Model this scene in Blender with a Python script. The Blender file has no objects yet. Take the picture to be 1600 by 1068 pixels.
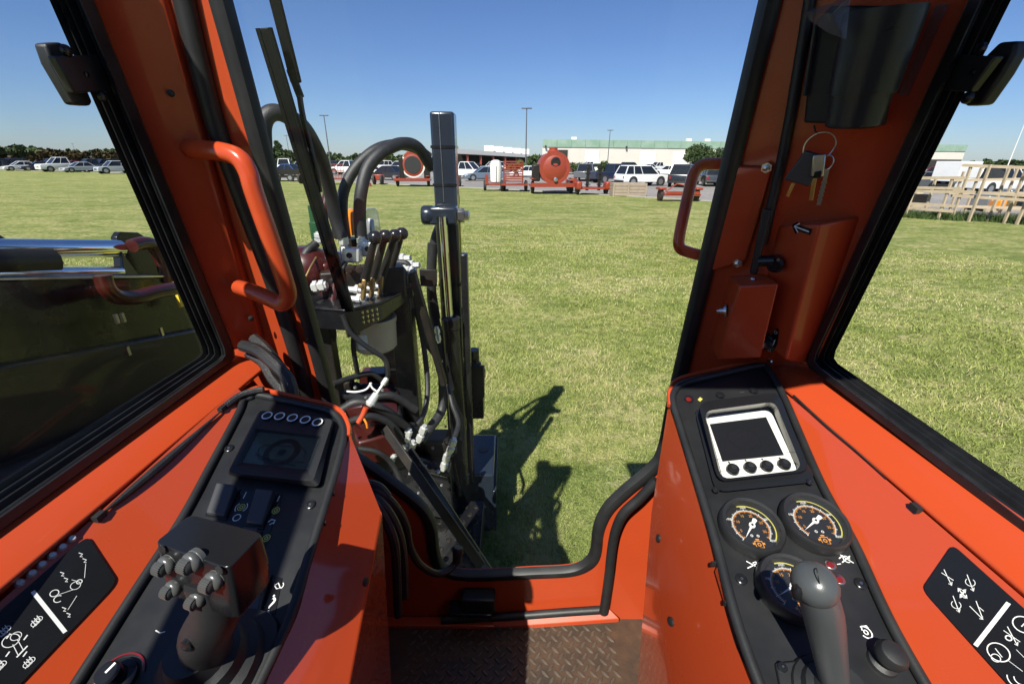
import bpy, math, random
import numpy as np
from mathutils import Vector as V, Matrix
random.seed(7)
RNG = np.random.default_rng(11)
D2R = math.radians
sc = bpy.context.scene
COL = sc.collection

# ------------------------------------------------------------------ camera
# the eye is the origin; the ground lies at GZ below it
GZ = -2.3
PITCH, ROLL, FPX = D2R(22.5), D2R(0.4), 690.0
FW = V((0, math.cos(PITCH), -math.sin(PITCH)))
U0 = V((0, math.sin(PITCH), math.cos(PITCH)))
X0 = V((1, 0, 0))
RT = X0 * math.cos(ROLL) + U0 * math.sin(ROLL)
UP = U0 * math.cos(ROLL) - X0 * math.sin(ROLL)
cd = bpy.data.cameras.new('camera')
cd.sensor_width = 36.0
cd.lens = 36.0 * FPX / 1600.0
cd.clip_start, cd.clip_end = 0.02, 3000
cam = bpy.data.objects.new('camera', cd)
COL.objects.link(cam)
cam.matrix_world = Matrix(((RT.x, UP.x, -FW.x, 0), (RT.y, UP.y, -FW.y, 0), (RT.z, UP.z, -FW.z, 0), (0, 0, 0, 1)))
sc.camera = cam

# ------------------------------------------------------------------ sky, sun, exposure
SUN_AZ, SUN_EL = D2R(24.0), D2R(50.0)          # light travels forward and to the right
TOSUN = V((-math.sin(SUN_AZ) * math.cos(SUN_EL), -math.cos(SUN_AZ) * math.cos(SUN_EL), math.sin(SUN_EL)))
w = bpy.data.worlds.new('World'); sc.world = w; w.use_nodes = True
nt = w.node_tree
bg = nt.nodes['Background']
sky = nt.nodes.new('ShaderNodeTexSky'); sky.sky_type = 'NISHITA'; sky.sun_disc = False
sky.sun_elevation = SUN_EL; sky.sun_rotation = math.atan2(TOSUN.x, TOSUN.y)
sky.altitude = 0; sky.air_density = 1.0; sky.dust_density = 0.2; sky.ozone_density = 4.0
tintn = nt.nodes.new('ShaderNodeMix'); tintn.data_type = 'RGBA'; tintn.blend_type = 'MULTIPLY'; tintn.inputs['Factor'].default_value = 1.0; tintn.inputs['B'].default_value = (.70, .81, 1.08, 1)
nt.links.new(sky.outputs[0], tintn.inputs['A']); nt.links.new(tintn.outputs['Result'], bg.inputs[0]); bg.inputs[1].default_value = 0.06
sl = bpy.data.lights.new('sun', 'SUN'); sl.energy = 5.0; sl.angle = D2R(0.5); sl.color = (1.0, 0.95, 0.87)
sun = bpy.data.objects.new('sun', sl); COL.objects.link(sun)
sun.location = TOSUN * 30
sun.rotation_euler = TOSUN.to_track_quat('Z', 'Y').to_euler()
sc.view_settings.view_transform = 'Standard'; sc.view_settings.look = 'None'
sc.view_settings.exposure = 0.8; sc.view_settings.gamma = 1.0
try: sc.view_settings.use_curve_mapping = False
except Exception: pass
sc.cycles.max_bounces = 10; sc.cycles.diffuse_bounces = 1; sc.cycles.transparent_max_bounces = 24
sc.cycles.sample_clamp_indirect = 4.0

# ------------------------------------------------------------------ rays through photo points
def ray(u, v): return FW + RT * ((u - 800) / FPX) + UP * ((534 - v) / FPX)
def at(u, v, s): return ray(u, v) * s                       # s = distance along the view axis
def onp(u, v, p0, n):
    d = ray(u, v); return d * (p0.dot(n) / d.dot(n))
def atX(u, v, x): d = ray(u, v); return d * (x / d.x)
def atY(u, v, y): d = ray(u, v); return d * (y / d.y)
def atZ(u, v, z): d = ray(u, v); return d * (z / d.z)
def gnd(u, v): return atZ(u, v, GZ)

class Plane:
    def __init__(s, p0, n, ex):
        s.o, s.n = V(p0), V(n).normalized()
        s.ex = (V(ex) - s.n * V(ex).dot(s.n)).normalized(); s.ey = s.n.cross(s.ex)
    def hit(s, u, v, h=0.0): return onp(u, v, s.o + s.n * h, s.n)
    def xy(s, p): d = p - s.o; return d.dot(s.ex), d.dot(s.ey)
    def p3(s, x, y, h=0.0): return s.o + s.ex * x + s.ey * y + s.n * h

# ------------------------------------------------------------------ mesh builder
def frames(path, closed=False):
    n = len(path); T = []
    for i in range(n):
        a = path[(i - 1) % n] if (closed or i) else path[0]
        b = path[(i + 1) % n] if (closed or i < n - 1) else path[-1]
        T.append((b - a).normalized())
    ref = V((0, 0, 1)) if abs(T[0].z) < .9 else V((1, 0, 0))
    N = (ref - T[0] * ref.dot(T[0])).normalized(); out = []
    for t in T:
        N = (N - t * N.dot(t)).normalized(); out.append((t, N, t.cross(N)))
    return out

def spline(pts, k=6, closed=False):
    pts = [V(p) for p in pts]; n = len(pts); out = []
    if n < 3: return pts
    for i in range(n if closed else n - 1):
        p1, p2 = pts[i], pts[(i + 1) % n]
        p0 = pts[(i - 1) % n] if (closed or i) else p1 * 2 - p2
        p3 = pts[(i + 2) % n] if (closed or i < n - 2) else p2 * 2 - p1
        for j in range(k):
            t = j / k
            out.append(((p1 * 2) + (p2 - p0) * t + (p0 * 2 - p1 * 5 + p2 * 4 - p3) * t * t + (p1 * 3 - p0 - p2 * 3 + p3) * t ** 3) * .5)
    if not closed: out.append(pts[-1])
    return out

class MB:
    def __init__(s): s.v, s.f = [], []
    def add(s, vs, fs):
        b = len(s.v); s.v += [V(p) for p in vs]; s.f += [tuple(i + b for i in f) for f in fs]; return s
    def quad(s, a, b, c, d): return s.add((a, b, c, d), ((0, 1, 2, 3),))
    def poly(s, pts): return s.add(pts, (tuple(range(len(pts))),))
    def prism(s, pts, vec):
        n = len(pts); vec = V(vec); pts = [V(p) for p in pts]
        nr = V((0, 0, 0))
        for i in range(n): nr += (pts[i] - pts[0]).cross(pts[(i + 1) % n] - pts[0])
        if nr.dot(vec) > 0: pts = pts[::-1]
        fs = [tuple(range(n)), tuple(range(2 * n - 1, n - 1, -1))]
        fs += [(i, i + n, (i + 1) % n + n, (i + 1) % n)[::1] for i in range(n)]
        return s.add(pts + [p + vec for p in pts], fs)
    def box(s, c, size, R=None):
        c = V(c); h = [x / 2 for x in size]
        vs = [V((sx * h[0], sy * h[1], sz * h[2])) for sx in (-1, 1) for sy in (-1, 1) for sz in (-1, 1)]
        if R is not None: vs = [R @ p for p in vs]
        return s.add([c + p for p in vs], ((0, 1, 3, 2), (4, 6, 7, 5), (0, 4, 5, 1), (2, 3, 7, 6), (0, 2, 6, 4), (1, 5, 7, 3)))
    def bar(s, a, b, wd, th, up=V((0, 0, 1))):
        a, b = V(a), V(b); t = (b - a).normalized(); sd = t.cross(up).normalized(); n = sd.cross(t)
        q = [a + sd * x * wd / 2 + n * y * th / 2 for x, y in ((-1, -1), (1, -1), (1, 1), (-1, 1))]
        return s.prism(q, b - a)
    def tube(s, path, r, seg=10, closed=False, flat=1.0):
        path = [V(p) for p in path]; fr = frames(path, closed); n = len(path); vs = []
        for i, (t, a, b) in enumerate(fr):
            rr = r[i] if isinstance(r, (list, tuple)) else r
            for k in range(seg):
                g = 2 * math.pi * k / seg; vs.append(path[i] + a * (rr * math.cos(g)) + b * (rr * flat * math.sin(g)))
        fs = []
        for i in range(n if closed else n - 1):
            j = (i + 1) % n
            for k in range(seg):
                l = (k + 1) % seg; fs.append((i * seg + k, i * seg + l, j * seg + l, j * seg + k))
        if not closed: fs += [tuple(range(seg - 1, -1, -1)), tuple((n - 1) * seg + k for k in range(seg))]
        return s.add(vs, fs)
    def loft(s, rings, cap0=True, cap1=True):
        m = len(rings[0]); vs = [p for r in rings for p in r]; fs = []
        for i in range(len(rings) - 1):
            for k in range(m):
                l = (k + 1) % m; fs.append((i * m + k, i * m + l, (i + 1) * m + l, (i + 1) * m + k))
        if cap0: fs.append(tuple(range(m - 1, -1, -1)))
        if cap1: fs.append(tuple((len(rings) - 1) * m + k for k in range(m)))
        return s.add(vs, fs)
    def lathe(s, c, axis, prof, seg=20, cap=True):
        c, z = V(c), V(axis).normalized(); ref = V((0, 0, 1)) if abs(z.z) < .9 else V((1, 0, 0))
        x = (ref - z * ref.dot(z)).normalized(); y = z.cross(x)
        rings = [[c + z * h + (x * math.cos(2 * math.pi * k / seg) + y * math.sin(2 * math.pi * k / seg)) * r for k in range(seg)] for r, h in prof]
        return s.loft(rings, cap, cap)
    def ball(s, c, r, seg=14, sq=(1, 1, 1)):
        c = V(c); n = seg // 2; rings = []
        for i in range(1, n):
            a = math.pi * i / n
            rings.append([c + V((math.sin(a) * math.cos(2 * math.pi * k / seg) * r * sq[0], math.sin(a) * math.sin(2 * math.pi * k / seg) * r * sq[1], -math.cos(a) * r * sq[2])) for k in range(seg)])
        return s.loft(rings)
    def ribbon(s, pts, wd, n, closed=False, h=0.0):
        pts = [V(p) + n * h for p in pts]; m = len(pts); vs = []
        for i in range(m):
            a = pts[(i - 1) % m] if (closed or i) else pts[0]; b = pts[(i + 1) % m] if (closed or i < m - 1) else pts[-1]
            sd = n.cross((b - a)).normalized() * wd / 2; vs += [pts[i] + sd, pts[i] - sd]
        fs = [(2 * i, 2 * i + 1, (2 * i + 3) % (2 * m), (2 * i + 2) % (2 * m)) for i in range(m if closed else m - 1)]
        return s.add(vs, fs)
    def ring(s, c, n, ex, r, wd, seg=24, a0=0, a1=360):
        ey = n.cross(ex); full = abs(a1 - a0) >= 360; k = seg if full else seg + 1
        pts = [c + (ex * math.cos(D2R(a0 + (a1 - a0) * i / seg)) + ey * math.sin(D2R(a0 + (a1 - a0) * i / seg))) * r for i in range(k)]
        return s.ribbon(pts, wd, n, closed=full)
    def text(s, body, o, ex, ey, size, center=True):
        c = bpy.data.curves.new('lettering', 'FONT'); c.body = body; c.size = size
        if center: c.align_x = 'CENTER'; c.align_y = 'CENTER'
        ob = bpy.data.objects.new('lettering', c); me = bpy.data.meshes.new_from_object(ob)
        s.add([o + ex * q.co.x + ey * q.co.y for q in me.vertices], [tuple(p.vertices) for p in me.polygons])
        bpy.data.objects.remove(ob); bpy.data.meshes.remove(me); bpy.data.curves.remove(c); return s
    def build(s, name, m, parent=None, bevel=0, seg=2, sharp=38, **props):
        me = bpy.data.meshes.new(name)
        off = ROOT.get(parent.name, V((0, 0, 0))) if parent else V((0, 0, 0))
        me.from_pydata([tuple(p - off) for p in s.v], [], s.f); me.update()
        if m: me.materials.append(m)
        if sharp: me.shade_smooth(); me.set_sharp_from_angle(angle=D2R(sharp))
        o = bpy.data.objects.new(name, me); COL.objects.link(o)
        if parent:
            o.parent = parent; ROOT[o.name] = off
        if bevel:
            b = o.modifiers.new('bevel', 'BEVEL'); b.width = bevel; b.segments = seg; b.limit_method = 'ANGLE'; b.angle_limit = D2R(35)
            b.harden_normals = False
        for k, x in props.items(): o[k] = x
        return o
ROOT = {}
def thing(name, label, cat, loc=(0, 0, 0), group=None):
    o = bpy.data.objects.new(name, None); COL.objects.link(o); o.location = loc; o.empty_display_size = .1
    o['label'] = label; o['category'] = cat
    if group: o['group'] = group
    ROOT[o.name] = V(loc); return o
def tag(o, label, cat, group=None):
    o['label'] = label; o['category'] = cat
    if group: o['group'] = group
    return o
def dup(o, parent, dv):                          # copy a part (and its sub-parts), moved by dv, sharing mesh data
    c = o.copy(); COL.objects.link(c); c.parent = parent; c.location = o.location + V(dv)
    ROOT[c.name] = ROOT.get(o.name, V((0, 0, 0)))
    for ch in o.children:
        d = ch.copy(); COL.objects.link(d); d.parent = c
    return c
def copy_tree(root, loc, label, rz=0.0):
    r = root.copy(); COL.objects.link(r); r.location = loc; r['label'] = label; r.rotation_euler = (0, 0, rz)
    for ch in root.children:
        c = ch.copy(); COL.objects.link(c); c.parent = r
        for g in ch.children:
            d = g.copy(); COL.objects.link(d); d.parent = c
    return r

# ------------------------------------------------------------------ materials
def mat(name, col, rough=.5, metal=0, coat=0, bump=0, bscale=200, var=0, vscale=6, var_col=None, spec=.5, emit=0, rvar=0, trans=0, ao=None):
    m = bpy.data.materials.new(name); m.use_nodes = True; n = m.node_tree.nodes; L = m.node_tree.links
    p = n['Principled BSDF']; p.inputs['Base Color'].default_value = (*col, 1); p.inputs['Roughness'].default_value = rough
    p.inputs['Metallic'].default_value = metal; p.inputs['Coat Weight'].default_value = coat; p.inputs['Coat Roughness'].default_value = .06
    p.inputs['Specular IOR Level'].default_value = spec
    if trans: p.inputs['Transmission Weight'].default_value = trans
    if emit: p.inputs['Emission Color'].default_value = (*col, 1); p.inputs['Emission Strength'].default_value = emit
    tc = n.new('ShaderNodeTexCoord')
    if var or rvar:
        t = n.new('ShaderNodeTexNoise'); t.inputs['Scale'].default_value = vscale; t.inputs['Detail'].default_value = 7; t.inputs['Roughness'].default_value = .62
        L.new(tc.outputs['Object'], t.inputs['Vector'])
    if var:
        vc = var_col or tuple(c * .6 for c in col)
        mx = n.new('ShaderNodeMix'); mx.data_type = 'RGBA'; mx.inputs['A'].default_value = (*col, 1); mx.inputs['B'].default_value = (*vc, 1)
        r = n.new('ShaderNodeMapRange'); r.inputs['From Min'].default_value = .38; r.inputs['From Max'].default_value = .68; r.inputs['To Max'].default_value = var
        L.new(t.outputs['Fac'], r.inputs['Value']); L.new(r.outputs[0], mx.inputs['Factor']); L.new(mx.outputs['Result'], p.inputs['Base Color'])
    if rvar:
        r2 = n.new('ShaderNodeMapRange'); r2.inputs['To Min'].default_value = max(0.02, rough - rvar); r2.inputs['To Max'].default_value = min(1, rough + rvar)
        r2.inputs['From Min'].default_value = .3; r2.inputs['From Max'].default_value = .7
        L.new(t.outputs['Fac'], r2.inputs['Value']); L.new(r2.outputs[0], p.inputs['Roughness'])
    if bump:
        t2 = n.new('ShaderNodeTexNoise'); t2.inputs['Scale'].default_value = bscale; t2.inputs['Detail'].default_value = 3
        b = n.new('ShaderNodeBump'); b.inputs['Strength'].default_value = bump; b.inputs['Distance'].default_value = .002
        L.new(tc.outputs['Object'], t2.inputs['Vector']); L.new(t2.outputs['Fac'], b.inputs['Height']); L.new(b.outputs[0], p.inputs['Normal'])
    return m
def glass_mat(name, tint, haze=.015, refl=1.0, dust=0.0):
    m = bpy.data.materials.new(name); m.use_nodes = True; n = m.node_tree.nodes; L = m.node_tree.links
    n.remove(n['Principled BSDF']); out = n['Material Output']
    tr = n.new('ShaderNodeBsdfTransparent'); tr.inputs[0].default_value = (*tint, 1)
    gl = n.new('ShaderNodeBsdfGlossy'); gl.inputs['Roughness'].default_value = 0.0
    df = n.new('ShaderNodeBsdfDiffuse'); df.inputs[0].default_value = (.6, .62, .62, 1)
    ge = n.new('ShaderNodeNewGeometry'); dt = n.new('ShaderNodeVectorMath'); dt.operation = 'DOT_PRODUCT'; L.new(ge.outputs['Incoming'], dt.inputs[0]); L.new(ge.outputs['True Normal'], dt.inputs[1])
    def mth(op, a, b):
        q = n.new('ShaderNodeMath'); q.operation = op
        for i, x in enumerate((a, b)):
            if x is None: continue
            if isinstance(x, (int, float)): q.inputs[i].default_value = x
            else: L.new(x, q.inputs[i])
        return q.outputs[0]
    om = mth('SUBTRACT', 1.0, mth('ABSOLUTE', dt.outputs['Value'], None))      # Schlick, the same on both faces of the pane
    ml = mth('MULTIPLY', mth('ADD', mth('MULTIPLY', mth('POWER', om, 5.0), .5), .035), refl)
    a = n.new('ShaderNodeMixShader'); L.new(ml, a.inputs[0]); L.new(tr.outputs[0], a.inputs[1]); L.new(gl.outputs[0], a.inputs[2])
    tc = n.new('ShaderNodeTexCoord'); t = n.new('ShaderNodeTexNoise'); t.inputs['Scale'].default_value = 5.0; t.inputs['Detail'].default_value = 9; t.inputs['Roughness'].default_value = .72
    mpg = n.new('ShaderNodeMapping'); mpg.inputs['Scale'].default_value = (1.6, 1.6, .5); mpg.inputs['Rotation'].default_value = (0, .35, 0); L.new(tc.outputs['Object'], mpg.inputs['Vector']); L.new(mpg.outputs[0], t.inputs['Vector'])
    r = n.new('ShaderNodeMapRange'); r.inputs['From Min'].default_value = .4; r.inputs['From Max'].default_value = .8; r.inputs['To Min'].default_value = haze; r.inputs['To Max'].default_value = haze * 3 + dust
    L.new(t.outputs['Fac'], r.inputs['Value'])
    b = n.new('ShaderNodeMixShader'); L.new(r.outputs[0], b.inputs[0]); L.new(a.outputs[0], b.inputs[1]); L.new(df.outputs[0], b.inputs[2])
    L.new(b.outputs[0], out.inputs[0]); return m

M = {}
M['orange'] = mat('orange_paint', (.47, .060, .017), .33, coat=.35, spec=.28, bump=.035, bscale=420, var=.22, vscale=7, var_col=(.36, .052, .018), rvar=.10)
M['orange_gloss'] = mat('polished_orange_paint', (.47, .060, .017), .26, coat=1.0, spec=.4, bump=.02, bscale=300, var=.25, vscale=5, var_col=(.40, .062, .024), rvar=.08)
M['orange_worn'] = mat('worn_orange_paint', (.50, .058, .016), .42, coat=.3, var=.35, vscale=14, var_col=(.30, .11, .055), bump=.06, bscale=300)
M['boltgrey'] = mat('dull_zinc', (.22, .22, .21), .45, metal=.7, var=.5, vscale=60)
M['jet'] = mat('jet_black_plastic', (.004, .004, .005), .55, bump=.05, bscale=300, spec=.15)
M['liner'] = mat('dark_headliner', (.012, .012, .013), .8, bump=.1, bscale=300)  # black so the unseen roof and rear bounce little light
M['rubber'] = mat('black_rubber', (.012, .0125, .0135), .5, bump=.08, bscale=500, var=.3, vscale=14, var_col=(.045, .045, .045))
M['frame'] = mat('black_window_frame', (.011, .0115, .013), .36, bump=.03, bscale=300, rvar=.1, vscale=20, var=.25, var_col=(.04, .04, .042))
M['plastic'] = mat('black_textured_plastic', (.014, .0145, .016), .45, bump=.22, bscale=1500, var=.25, vscale=20, var_col=(.04, .04, .04))
M['panel'] = mat('console_panel_plastic', (.0115, .012, .0135), .42, bump=.10, bscale=1600, var=.25, vscale=12, var_col=(.034, .034, .035), rvar=.06)
M['gloss'] = mat('gloss_black_plastic', (.011, .0115, .013), .24, coat=.1, spec=.42, rvar=.08, vscale=25)
M['rocker'] = mat('dark_grey_switch_plastic', (.045, .046, .050), .42, bump=.1, bscale=1200)
M['knobgrey'] = mat('grey_grip_plastic', (.060, .065, .068), .33, bump=.06, bscale=900, rvar=.05, vscale=30)
M['roller'] = mat('grey_roller_plastic', (.10, .102, .10), .28, metal=.3, bump=.05, bscale=900)
M['white'] = mat('white_print', (.80, .80, .78), .5)
M['cream'] = mat('off_white_bezel', (.74, .72, .66), .45, var=.15, vscale=30)
M['yellow'] = mat('yellow_print', (.52, .47, .10), .5)
M['amberprint'] = mat('orange_print', (.72, .28, .04), .5)
M['screen'] = mat('dark_screen', (.012, .013, .016), .08, coat=.2, spec=.35)
M['screenL'] = mat('green_black_screen', (.070, .085, .066), .10, coat=.2, spec=.3)
M['screenmark'] = mat('screen_segment', (.014, .017, .014), .3)
M['dial'] = mat('gauge_dial', (.010, .010, .011), .5)
M['steel'] = mat('zinc_steel', (.62, .62, .60), .30, metal=1, var=.4, vscale=60, var_col=(.35, .34, .32))
M['chrome'] = mat('chrome', (.80, .82, .84), .10, metal=1)
M['brass'] = mat('brass', (.70, .48, .18), .30, metal=1)
M['brassy'] = mat('yellow_zinc', (.45, .30, .13), .42, metal=.8, var=.5, vscale=50)
M['red_led'] = mat('dark_red_lens', (.16, .012, .012), .18, coat=.4)
M['floor'] = mat('worn_tread_steel', (.070, .052, .040), .50, metal=.35, var=.85, vscale=16, var_col=(.13, .072, .040), bump=.3, bscale=160, rvar=.12)
M['lug'] = mat('worn_tread_lug', (.20, .165, .135), .36, metal=.55, var=.6, vscale=40, var_col=(.10, .065, .045), bump=.15, bscale=300)
M['glass'] = glass_mat('window_glass', (.975, .99, .985), .0006, .35, .005)
M['glassL'] = glass_mat('tinted_side_glass', (.965, .98, .97), .0006, .30, .006)
M['lens'] = glass_mat('gauge_lens', (.96, .96, .96), .004, .9)
M['cup'] = mat('moulded_black_plastic', (.026, .027, .030), .36, bump=.10, bscale=260, spec=.32, var=.2, vscale=20, var_col=(.02, .02, .021), rvar=.1)
M['film'] = glass_mat('plastic_film', (.80, .78, .82), .05, 1.0, .08)
M['clearcup'] = glass_mat('clear_beacon_plastic', (.86, .88, .90), .10, 1.6, .10)
M['blackpaint'] = mat('gloss_black_paint', (.007, .0075, .009), .26, coat=.15, spec=.35, bump=.05, bscale=60, var=.3, vscale=9, var_col=(.026, .024, .022), rvar=.08)
M['blackworn'] = mat('dusty_black_paint', (.010, .0095, .0095), .42, spec=.3, var=.7, vscale=10, var_col=(.030, .022, .016), bump=.12, bscale=120)
M['hose'] = mat('black_hydraulic_hose', (.014, .014, .0155), .5, bump=.5, bscale=420, var=.3, vscale=30, var_col=(.05, .048, .045))
M['darkred'] = mat('dark_red_paint', (.050, .008, .006), .34, coat=.2, var=.5, vscale=8, var_col=(.03, .008, .006))
M['tanlabel'] = mat('tan_canister', (.58, .47, .33), .45, var=.3, vscale=20)
M['whitefit'] = mat('bright_fitting', (.72, .72, .70), .34, metal=.5)
M['amber'] = mat('amber_beacon', (.80, .25, .02), .2, coat=.4)
M['green'] = mat('green_cap', (.012, .06, .022), .4)
M['yellowpaint'] = mat('yellow_tape', (.75, .58, .05), .5)
M['navy'] = mat('blue_black_paint', (.016, .022, .032), .22, coat=.3, var=.3, vscale=12)
# ================================================================== ground, parking lot, grass
def ground_mat(name, cols, scales, rough=.9, bump=.6, bdist=.03, bscale=30):
    m = bpy.data.materials.new(name); m.use_nodes = True; n = m.node_tree.nodes; L = m.node_tree.links; p = n['Principled BSDF']
    p.inputs['Roughness'].default_value = rough; p.inputs['Specular IOR Level'].default_value = .2
    g = n.new('ShaderNodeNewGeometry'); prev = None
    for i, (c, s) in enumerate(zip(cols[1:], scales)):
        t = n.new('ShaderNodeTexNoise'); t.inputs['Scale'].default_value = s[0]; t.inputs['Detail'].default_value = 6; t.inputs['Roughness'].default_value = .65
        mp = n.new('ShaderNodeMapping'); mp.inputs['Scale'].default_value = (1, s[3] if len(s) > 3 else 1, 1); mp.inputs['Location'].default_value = (i * 7.3, i * 3.1, 0)
        L.new(g.outputs['Position'], mp.inputs['Vector']); L.new(mp.outputs[0], t.inputs['Vector'])
        r = n.new('ShaderNodeMapRange'); r.inputs['From Min'].default_value = s[1]; r.inputs['From Max'].default_value = s[2]; L.new(t.outputs['Fac'], r.inputs['Value'])
        mx = n.new('ShaderNodeMix'); mx.data_type = 'RGBA'; mx.inputs['B'].default_value = (*c, 1)
        if prev: L.new(prev, mx.inputs['A'])
        else: mx.inputs['A'].default_value = (*cols[0], 1)
        L.new(r.outputs[0], mx.inputs['Factor']); prev = mx.outputs['Result']
    L.new(prev, p.inputs['Base Color'])
    t = n.new('ShaderNodeTexNoise'); t.inputs['Scale'].default_value = bscale; t.inputs['Detail'].default_value = 6; L.new(g.outputs['Position'], t.inputs['Vector'])
    b = n.new('ShaderNodeBump'); b.inputs['Strength'].default_value = bump; b.inputs['Distance'].default_value = bdist; L.new(t.outputs['Fac'], b.inputs['Height']); L.new(b.outputs[0], p.inputs['Normal'])
    return m
M['lawn'] = ground_mat('mown_lawn', [(.200, .235, .058), (.33, .32, .115), (.135, .175, .040), (.38, .34, .16), (.12, .150, .035)], [(.13, .40, .58, 4.0), (.5, .46, .62, 3.0), (1.9, .50, .64, 1.5), (9, .46, .62)], bump=.9, bdist=.05, bscale=45)
M['asphalt'] = ground_mat('grey_asphalt', [(.20, .185, .175), (.26, .24, .225), (.14, .13, .125)], [(.12, .4, .65), (1.4, .5, .75)], rough=.85, bump=.3, bdist=.01, bscale=120)
gm = MB().quad(V((-1800, -60, GZ)), V((1800, -60, GZ)), V((1800, 2400, GZ)), V((-1800, 2400, GZ)))
gm.build('lawn', M['lawn'], None, sharp=0, kind='structure')
edge_px = [(0, 266), (110, 268), (200, 271), (450, 281), (700, 292), (860, 300), (1000, 308), (1110, 315), (1420, 336), (1600, 346)]
EDGE = [gnd(*p) for p in edge_px]
e = [V((-260, EDGE[0].y + (EDGE[0].y - EDGE[1].y) * 3, 0))] + EDGE + [V((120, EDGE[-1].y - 10, 0))]
pts = [V((p.x, p.y, GZ + .004)) for p in e]
as_ = MB(); 
for i in range(len(pts) - 1):
    a, b = pts[i], pts[i + 1]; as_.quad(a, b, V((b.x * 2.5, 330, GZ + .004)), V((a.x * 2.5, 330, GZ + .004)))
as_.build('parking_lot', M['asphalt'], None, sharp=0, kind='structure')
kb = MB()
for i in range(len(pts) - 1): 
    a, b = pts[i], pts[i + 1]; nn = V((0, 0, 1)).cross((b - a)).normalized() * .22
    kb.prism([a, b, b + nn, a + nn], (0, 0, .05))
kb.build('kerb', mat('pale_kerb', (.34, .32, .29), .85, var=.4, vscale=1.5), None, sharp=25, kind='structure')

def grass():
    N = 460000
    d = 1.55 * (17 / 1.55) ** (RNG.random(N) ** .92)
    th = np.radians(RNG.uniform(-62, 62, N))
    x, y = d * np.sin(th), d * np.cos(th)
    cl = np.sin(x * 9.1 + np.sin(y * 7.7) * 2) * np.sin(y * 8.3 + np.sin(x * 6.1) * 2)
    keep = ~((y < 1.15) & (np.abs(x) < .75)) & (RNG.random(N) < .82 + .18 * cl)
    x, y, d, cl = x[keep], y[keep], d[keep], cl[keep]; n = len(x)
    sc_ = np.clip(d / 3.0, .75, 3.2)
    pt = np.sin(x * .9 + 1.7 * np.sin(y * .7 + .4)) * np.sin(y * 1.15 + 1.3 * np.sin(x * .8)); pt2 = np.sin(x * 2.7 + 2 * np.sin(y * 1.9)) * np.sin(y * 3.1 + 2 * np.sin(x * 2.3))
    h = RNG.uniform(.012, .040, n) * (1 + .18 * cl + .30 * pt + .30 * np.maximum(pt2, 0) ** 2) * np.clip(sc_, 1, 1.25); wd = RNG.uniform(.0018, .0036, n) * sc_
    a = RNG.uniform(0, 2 * np.pi, n); ln = RNG.uniform(.3, 1.5, n) * h; b = RNG.uniform(0, 2 * np.pi, n)
    co = np.zeros((n, 3, 3), np.float32)
    co[:, 0] = np.stack([x - np.cos(a) * wd, y - np.sin(a) * wd, np.full(n, GZ - .002)], 1)
    co[:, 1] = np.stack([x + np.cos(a) * wd, y + np.sin(a) * wd, np.full(n, GZ - .002)], 1)
    co[:, 2] = np.stack([x + np.cos(b) * ln, y + np.sin(b) * ln, GZ + h], 1)
    me = bpy.data.meshes.new('grass'); me.vertices.add(n * 3); me.vertices.foreach_set('co', co.ravel())
    me.loops.add(n * 3); me.loops.foreach_set('vertex_index', np.arange(n * 3, dtype=np.int32))
    me.polygons.add(n); me.polygons.foreach_set('loop_start', np.arange(0, n * 3, 3, dtype=np.int32)); me.polygons.foreach_set('loop_total', np.full(n, 3, np.int32))
    at_ = me.attributes.new('tint', 'FLOAT', 'FACE'); at_.data.foreach_set('value', np.clip(RNG.random(n) * .80 + .05 - .10 * pt - .06 * pt2 + .10 * np.sin(y * 1.6 + .25 * x), 0, 1).astype(np.float32))
    me.update(); me.validate()
    m = bpy.data.materials.new('grass_blades'); m.use_nodes = True; nn = m.node_tree.nodes; L = m.node_tree.links; nn.remove(nn['Principled BSDF'])
    A = nn.new('ShaderNodeAttribute'); A.attribute_name = 'tint'
    cr = nn.new('ShaderNodeValToRGB'); e = cr.color_ramp.elements
    e[0].position = 0; e[0].color = (.18, .225, .052, 1); e[1].position = 1; e[1].color = (.62, .52, .30, 1)
    for p_, c_ in ((.35, (.30, .345, .092, 1)), (.66, (.43, .44, .15, 1)), (.82, (.55, .49, .25, 1))): q = e.new(p_); q.color = c_
    g = nn.new('ShaderNodeNewGeometry'); t = nn.new('ShaderNodeTexNoise'); t.inputs['Scale'].default_value = 1.1; t.inputs['Detail'].default_value = 5; L.new(g.outputs['Position'], t.inputs['Vector'])
    r = nn.new('ShaderNodeMapRange'); r.inputs['From Min'].default_value = .3; r.inputs['From Max'].default_value = .72; r.inputs['To Min'].default_value = -.26; r.inputs['To Max'].default_value = .30; L.new(t.outputs['Fac'], r.inputs['Value'])
    ad = nn.new('ShaderNodeMath'); ad.operation = 'ADD'; ad.use_clamp = True; L.new(A.outputs['Fac'], ad.inputs[0]); L.new(r.outputs[0], ad.inputs[1]); L.new(ad.outputs[0], cr.inputs[0])
    df = nn.new('ShaderNodeBsdfDiffuse'); tl = nn.new('ShaderNodeBsdfTranslucent'); mx = nn.new('ShaderNodeMixShader'); mx.inputs[0].default_value = .3
    L.new(cr.outputs[0], df.inputs[0]); L.new(cr.outputs[0], tl.inputs[0]); L.new(df.outputs[0], mx.inputs[1]); L.new(tl.outputs[0], mx.inputs[2]); L.new(mx.outputs[0], nn['Material Output'].inputs[0])
    me.materials.append(m); o = bpy.data.objects.new('grass', me); COL.objects.link(o); o['kind'] = 'stuff'
grass()
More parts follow.
